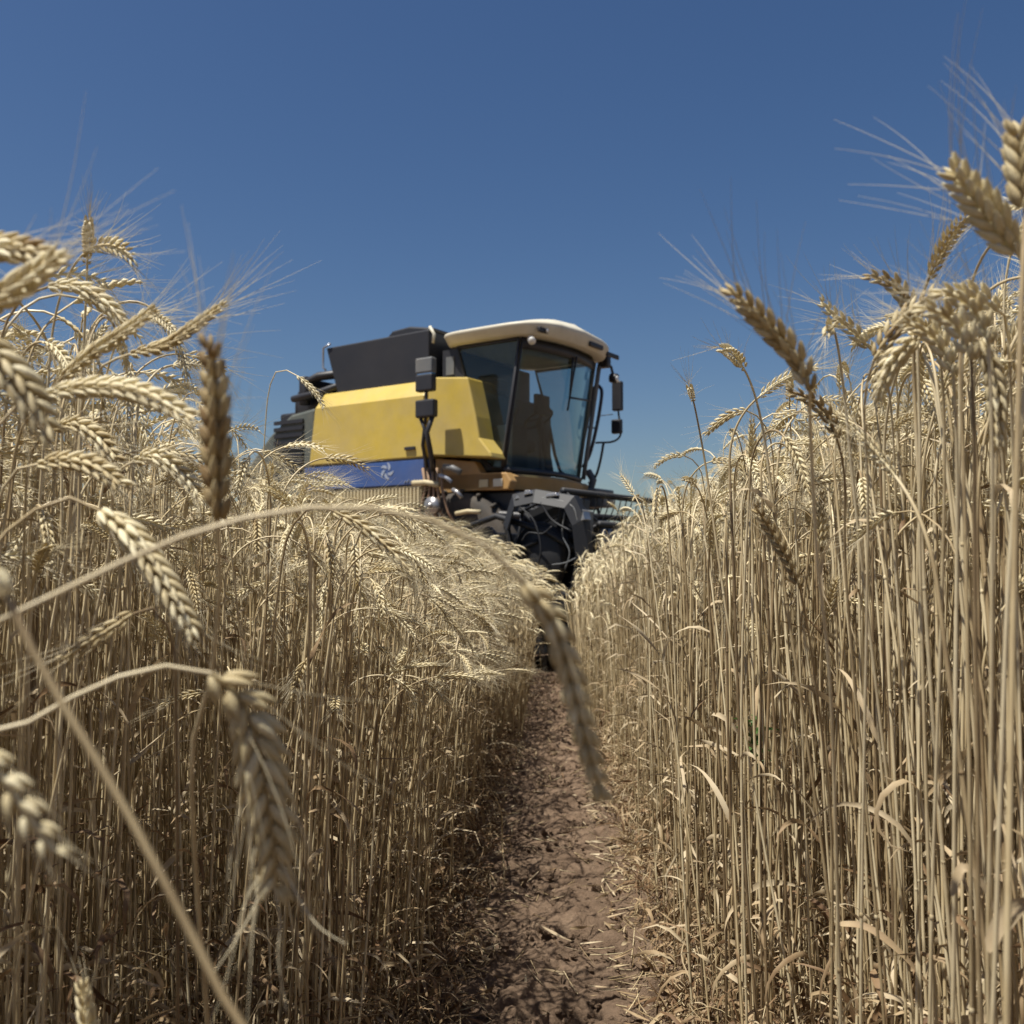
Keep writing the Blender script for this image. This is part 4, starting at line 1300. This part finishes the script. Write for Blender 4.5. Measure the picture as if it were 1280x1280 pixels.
def wheel(cx_, cy_, cz_, r_, w_, name):
    prof = [(0.55, -0.5), (0.88, -0.5), (0.97, -0.42), (1.0, -0.2), (1.0, 0.2), (0.97, 0.42), (0.88, 0.5), (0.55, 0.5)]
    k = 48; a = np.arange(k) * 2 * math.pi / k
    v = np.concatenate([np.stack([cx_ + r_ * pr * np.cos(a), np.full(k, cy_ + w_ * pw), cz_ + r_ * pr * np.sin(a)], 1) for pr, pw in prof])
    t = MB(); t.add(v, quads(len(prof), k))
    for j in range(22):                                        # lugs
        for sg in (-1, 1):
            a0_ = 2 * math.pi * (j + (0.5 if sg > 0 else 0)) / 22
            pts = []
            for q in np.linspace(0.02, 0.48, 4):
                aa = a0_ + 0.28 * (0.5 - q)
                pts.append((cx_ + r_ * 1.005 * math.cos(aa), cy_ + sg * w_ * q, cz_ + r_ * 1.005 * math.sin(aa)))
            t.tube(pts, 0.022 * r_ / 0.8, 4)
    wh = t.build(name, M['rubber'], C)
    rp_ = [(0.56, -0.44), (0.52, -0.40), (0.48, -0.25), (0.2, -0.18), (0.18, -0.30), (0.02, -0.30)]
    v = np.concatenate([np.stack([cx_ + r_ * pr * np.cos(a), np.full(k, cy_ + w_ * pw), cz_ + r_ * pr * np.sin(a)], 1) for pr, pw in rp_])
    rm = MB(); rm.add(v, quads(len(rp_), k))
    v = v.copy(); v[:, 1] = 2 * cy_ - v[:, 1]; rm.add(v, quads(len(rp_), k)[:, ::-1])
    rm.build('rim', M['ochre'], wh)


wheel(-0.75, 0.08, 0.86, 0.85, 0.62, 'front_wheel')
wheel(-0.75, 1.62, 0.86, 0.85, 0.62, 'front_wheel')
wheel(-3.7, 0.25, 0.58, 0.58, 0.42, 'rear_wheel')
wheel(-3.7, 1.55, 0.58, 0.58, 0.42, 'rear_wheel')

# near mirrors on their arm
MYL = -0.62
b = MB()
b.tube([P(531, 447, MYL), P(532, 500, MYL), P(531, 530, MYL)], 0.018, 8)
b.tube([P(524, 519, MYL), P(530, 535, MYL), P(528, 556, MYL), P(534, 590, -0.3)], 0.022, 8)
b.tube([P(540, 519, MYL), P(533, 540, MYL), P(538, 566, MYL), P(541, 592, -0.3)], 0.03, 8)
mo = b.build('mirror_arm', M['black'], C)
for (x0, x1, y0, y1, mt) in ((521, 542, 447, 464, 'grey'), (521, 542, 468, 487, 'black'), (521, 544, 500, 520, 'black')):
    xa, za = cl_pt(x0, y0, MYL); xb, zb_ = cl_pt(x1, y1, MYL)
    b = MB(); b.box(xa, xb, MYL - 0.05, MYL + 0.05, zb_, za); b.build('mirror_head', M[mt], mo, smooth=False, bevel=0.02)
b = MB(); xa, za = cl_pt(523, 463, MYL); xb, zb_ = cl_pt(541, 469, MYL); b.box(xa, xb, MYL - 0.035, MYL + 0.03, zb_, za); b.build('mirror_glass', M['mirror'], mo, smooth=False)
# far mirrors, their arm and the handrail
FY = 2.25
b = MB()
b.tube(catmull([P(773, 478, FY), P(774, 515, FY), P(777, 540, FY), P(768, 551, FY), P(745, 553, FY)], 5), 0.014, 8)
b.tube(catmull([P(755, 553, FY), P(751, 575, FY), P(745, 595, FY), P(736, 604, FY)], 5), 0.018, 8)
b.tube([P(749, 519, FY), P(767, 517, FY)], 0.006, 6)
mo = b.build('mirror_arm', M['black'], C)
for (x0, x1, y0, y1) in ((767, 779, 476, 512), (766, 778, 524, 541)):
    xa, za = cl_pt(x0, y0, FY); xb, zb_ = cl_pt(x1, y1, FY)
    b = MB(); b.box(xa, xb, FY - 0.04, FY + 0.04, zb_, za); b.build('mirror_head', M['black'], mo, smooth=False, bevel=0.018)
HY = 2.0
b = MB(); b.tube(catmull([P(723, 585, HY), P(732, 540, HY), P(741, 492, HY), P(745, 482, HY), P(750, 482, HY), P(753, 492, HY), P(747, 530, HY), P(738, 566, HY), P(729, 584, HY)], 6), 0.024, 8)
b.tube([P(735, 533, HY), P(747, 535, HY)], 0.012, 6)
b.build('handrail', M['navy'], C)
b = MB(); b.box(-0.75, 0.02, YW + 0.12, 2.35, 1.78, 1.84); b.tube([P(735, 588, FY), P(742, 600, FY), P(738, 612, FY)], 0.05, 10); b.box(-0.3, 0.05, 2.0, 2.3, 1.60, 1.78)
b.build('access_platform', M['grey'], C, bevel=0.02)
b = MB()
for yy_ in (2.35,):
    for xx in (-0.7, -0.25): b.tube([(xx, yy_, 1.8), (xx, yy_ + 0.25, 0.5)], 0.02, 8)
    for k in range(5): b.tube([(-0.7, yy_ + 0.05 * k + 0.02, 1.6 - k * 0.25), (-0.25, yy_ + 0.05 * k + 0.02, 1.6 - k * 0.25)], 0.018, 8)
b.build('ladder', M['black'], C)

# feeder house
b = MB(); b.prism([(-0.2, 1.0), (-0.1, 1.62), (1.28, 0.98), (1.28, 0.35)], 0.25, 1.47); b.build('feeder_house', M['black'], C, smooth=False, bevel=0.02)

# ---- header
HN_, HF = -2.66, 4.40            # near and far ends along y
RX, RZ, RR = 2.08, 1.03, 0.43    # reel axis
b = MB(); b.box(1.30, 1.36, HN_ + 0.06, HF - 0.06, 0.22, 1.05); b.prism([(1.36, 0.20), (1.36, 0.24), (2.55, 0.16), (2.6, 0.12)], HN_ + 0.06, HF - 0.06)
b.box(1.2, 1.32, HN_ + 0.1, HF - 0.1, 1.0, 1.14)
ho = b.build('cutting_header', M['soot'], C, smooth=False, bevel=0.015)
for yy in (HN_, HF):
    b = MB(); b.prism([(1.2, 0.14), (1.2, 1.12), (1.5, 1.18), (1.85, 0.86), (2.5, 0.50), (3.1, 0.30), (3.12, 0.24), (1.9, 0.14)], yy, yy + 0.055)
    b.build('end_shield', M['soot'], ho, smooth=False, bevel=0.012)
    b = MB(); b.tube([(2.5, yy + 0.02, 0.46), (2.9, yy + 0.02, 0.36), (3.45, yy + 0.02, 0.13)], [0.10, 0.07, 0.015], 10); b.build('crop_divider', M['soot'], ho)
# auger
b = MB(); b.tube([(1.78, HN_ + 0.08, 0.5), (1.78, HF - 0.08, 0.5)], 0.15, 16)
th = np.linspace(0, 2 * math.pi * 14, 14 * 16)
yy = np.linspace(HN_ + 0.1, HF - 0.1, len(th))
inn = np.stack([1.78 + 0.15 * np.cos(th), yy, 0.5 + 0.15 * np.sin(th)], 1); outr = np.stack([1.78 + 0.28 * np.cos(th), yy, 0.5 + 0.28 * np.sin(th)], 1)
b.add(np.stack([inn, outr], 1).reshape(-1, 3), quads(len(th), 2, closed=False)); b.build('auger', M['soot'], ho)
# cutter bar
b = MB(); b.box(2.56, 2.64, HN_ + 0.06, HF - 0.06, 0.10, 0.14)
for k in range(92):
    y = HN_ + 0.1 + k * (HF - HN_ - 0.2) / 91
    b.add([(2.64, y - 0.02, 0.12), (2.64, y + 0.02, 0.12), (2.76, y, 0.13), (2.64, y, 0.15)], [np.array(q) for q in ([0, 1, 2], [0, 3, 2], [1, 3, 2])])
b.build('cutter_bar', M['steel'], ho, smooth=False)
# reel: spiders, tine bars, arms
b = MB(); b.tube([(RX, HN_ + 0.1, RZ), (RX, HF - 0.1, RZ)], 0.055, 12); b.build('reel_shaft', M['soot'], ho)
ROT = 0.35
for yy in np.linspace(HN_ + 0.13, HF - 0.13, 4):
    b = MB(); hexp = []
    for k in range(6):
        a_ = ROT + k * math.pi / 3
        tip = (RX + RR * math.cos(a_), yy, RZ + RR * math.sin(a_)); hexp.append(tip)
        b.tube([(RX, yy, RZ), tip], 0.020, 6)
    for k in range(6):
        b.tube([hexp[k], hexp[(k + 1) % 6]], 0.013, 6)
    for k in range(6):
        p, q = np.array(hexp[k]), np.array(hexp[(k + 1) % 6]); c_ = np.array((RX, yy, RZ))
        b.tube([c_ + (p - c_) * 0.55, c_ + (q - c_) * 0.55], 0.009, 5)
    b.tube([(RX, yy - 0.02, RZ), (RX, yy + 0.02, RZ)], 0.13, 20)
    b.build('reel_spider', M['soot'], ho)
for k in range(6):
    a_ = ROT + k * math.pi / 3
    bx_, bz_ = RX + RR * math.cos(a_), RZ + RR * math.sin(a_)
    b = MB(); b.tube([(bx_, HN_ + 0.1, bz_), (bx_, HF - 0.1, bz_)], 0.028, 8)
    nt_ = 64
    for j in range(nt_):
        y = HN_ + 0.15 + j * (HF - HN_ - 0.3) / (nt_ - 1)
        b.tube([(bx_, y, bz_), (bx_ - 0.03, y, bz_ - 0.12), (bx_ - 0.09, y, bz_ - 0.25)], 0.006, 4, caps=False)
    b.build('tine_bar', M['soot'], ho)
# near end: drive guard, reel arm, ram and the pale cap
b = MB(); b.tube([(1.25, HN_ - 0.03, 1.16), (1.6, HN_ - 0.03, 1.26), (2.1, HN_ - 0.03, 1.12), (2.35, HN_ - 0.03, 0.98)], 0.026, 8)
b.tube([(1.4, HN_ - 0.03, 0.85), (2.0, HN_ - 0.03, 1.05)], 0.02, 8)
b.build('reel_arm', M['soot'], ho)
dg = MB()
k = 30; a = np.arange(k) * 2 * math.pi / k
rp_ = [(1.0, 0.0), (1.0, -0.05), (0.92, -0.08), (0.0, -0.085)]
v = np.concatenate([np.stack([RX - 0.10 + 0.24 * pr * np.cos(a), np.full(k, HN_ + 0.06 + pw), RZ - 0.12 + 0.30 * pr * np.sin(a)], 1) for pr, pw in rp_]); dg.add(v, quads(4, k))
dg.build('drive_guard', M['soot'], ho)
b = MB(); hx_ = [(RX + 0.95 * RR * math.cos(ROT + k * math.pi / 3), RZ + 0.95 * RR * math.sin(ROT + k * math.pi / 3)) for k in range(6)]
b.prism(hx_[::-1], HN_ + 0.17, HN_ + 0.18); b.build('reel_end_plate', M['soot'], ho, smooth=False)
b = MB(); b.prism([(1.80, 1.40), (1.86, 1.47), (1.95, 1.45), (2.0, 1.41), (2.14, 1.43), (2.2, 1.39)], HN_ + 0.0, HN_ + 0.08); b.box(2.36, 2.46, HN_ - 0.02, HN_ + 0.06, 1.10, 1.28); b.build('cap_plate', M['grey'], ho, smooth=False, bevel=0.01)
PE = HN_ - 0.10
cov = [(640, 619), (668, 613), (716, 621), (728, 648), (734, 700), (724, 748), (704, 800), (684, 800), (664, 756), (640, 706), (629, 655)]
cp = [cl_pt(x, y, PE) for x, y in cov]
cen = np.mean(cp, axis=0)
b = MB()
inner = [tuple(cen + (np.array(q) - cen) * 0.80) for q in cp]
nC = len(cp)
v = [(x, PE + 0.09, z) for x, z in cp] + [(x, PE + 0.02, z) for x, z in cp] + [(x, PE - 0.05, z) for x, z in inner]
f = [[i + o, (i + 1) % nC + o, (i + 1) % nC + nC + o, i + nC + o] for o in (0, nC) for i in range(nC)]
b.add(v, [np.array(q) for q in f])
b.build('end_cover', M['soot'], ho, smooth=False).modifiers.new('thickness', 'SOLIDIFY').thickness = 0.012
for pl_, rr_ in (([(634, 672), (640, 636), (664, 622), (712, 630), (723, 656)], 0.006), ([(652, 676), (661, 666), (678, 667), (690, 658)], 0.007),
                 ([(706, 640), (703, 668), (712, 690), (706, 712)], 0.006), ([(648, 632), (668, 652), (676, 690), (664, 722)], 0.008),
                 ([(690, 706), (708, 703), (726, 694)], 0.006), ([(660, 700), (672, 716), (690, 722), (706, 748)], 0.008), ([(676, 628), (690, 650), (714, 664)], 0.009)):
    b = MB(); b.tube(catmull([P(x, y, PE - 0.02 - 0.03 * (rr_ > 0.006)) for x, y in pl_], 5), rr_, 6)
    b.build('hose', M['grey'] if rr_ < 0.0065 else M['soot'], ho)
for x_, y_, w_, h_2 in ((662, 616, 11, 6), (692, 619, 16, 5), (731, 644, 5, 14), (648, 622, 5, 5)):
    xa, za = cl_pt(x_ - w_ / 2, y_ - h_2 / 2, PE); xb, zb_ = cl_pt(x_ + w_ / 2, y_ + h_2 / 2, PE)
    b = MB(); b.prism([(xa, zb_), (xb, zb_ + 0.01), (xb - 0.02, za), (xa + 0.02, za - 0.005)], PE - 0.03, PE + 0.07)
    b.build('pale_bracket', M['steel'], ho, smooth=False, bevel=0.006)

# cut stubble round and behind the machine
sb = MB(); rs = np.random.default_rng(77)
for i in range(5200):
    u_ = rs.uniform(-9, 2.4); v_ = rs.uniform(-2.7, 4.6)
    x, y = COMB_O + CH * u_ + CL * v_
    if y < 4: continue
    hh = rs.uniform(0.12, 0.2); dx, dy = rs.normal(0, 0.02, 2)
    v, f = tube([(x, y, 0), (x + dx, y + dy, hh)], 0.0022, 3); sb.add(v, f, float(rs.uniform(0.3, 1)))
tag(sb.build('stubble', M['stem']), 'short cut straw left on the ground behind the machine', 'stubble', kind='stuff')
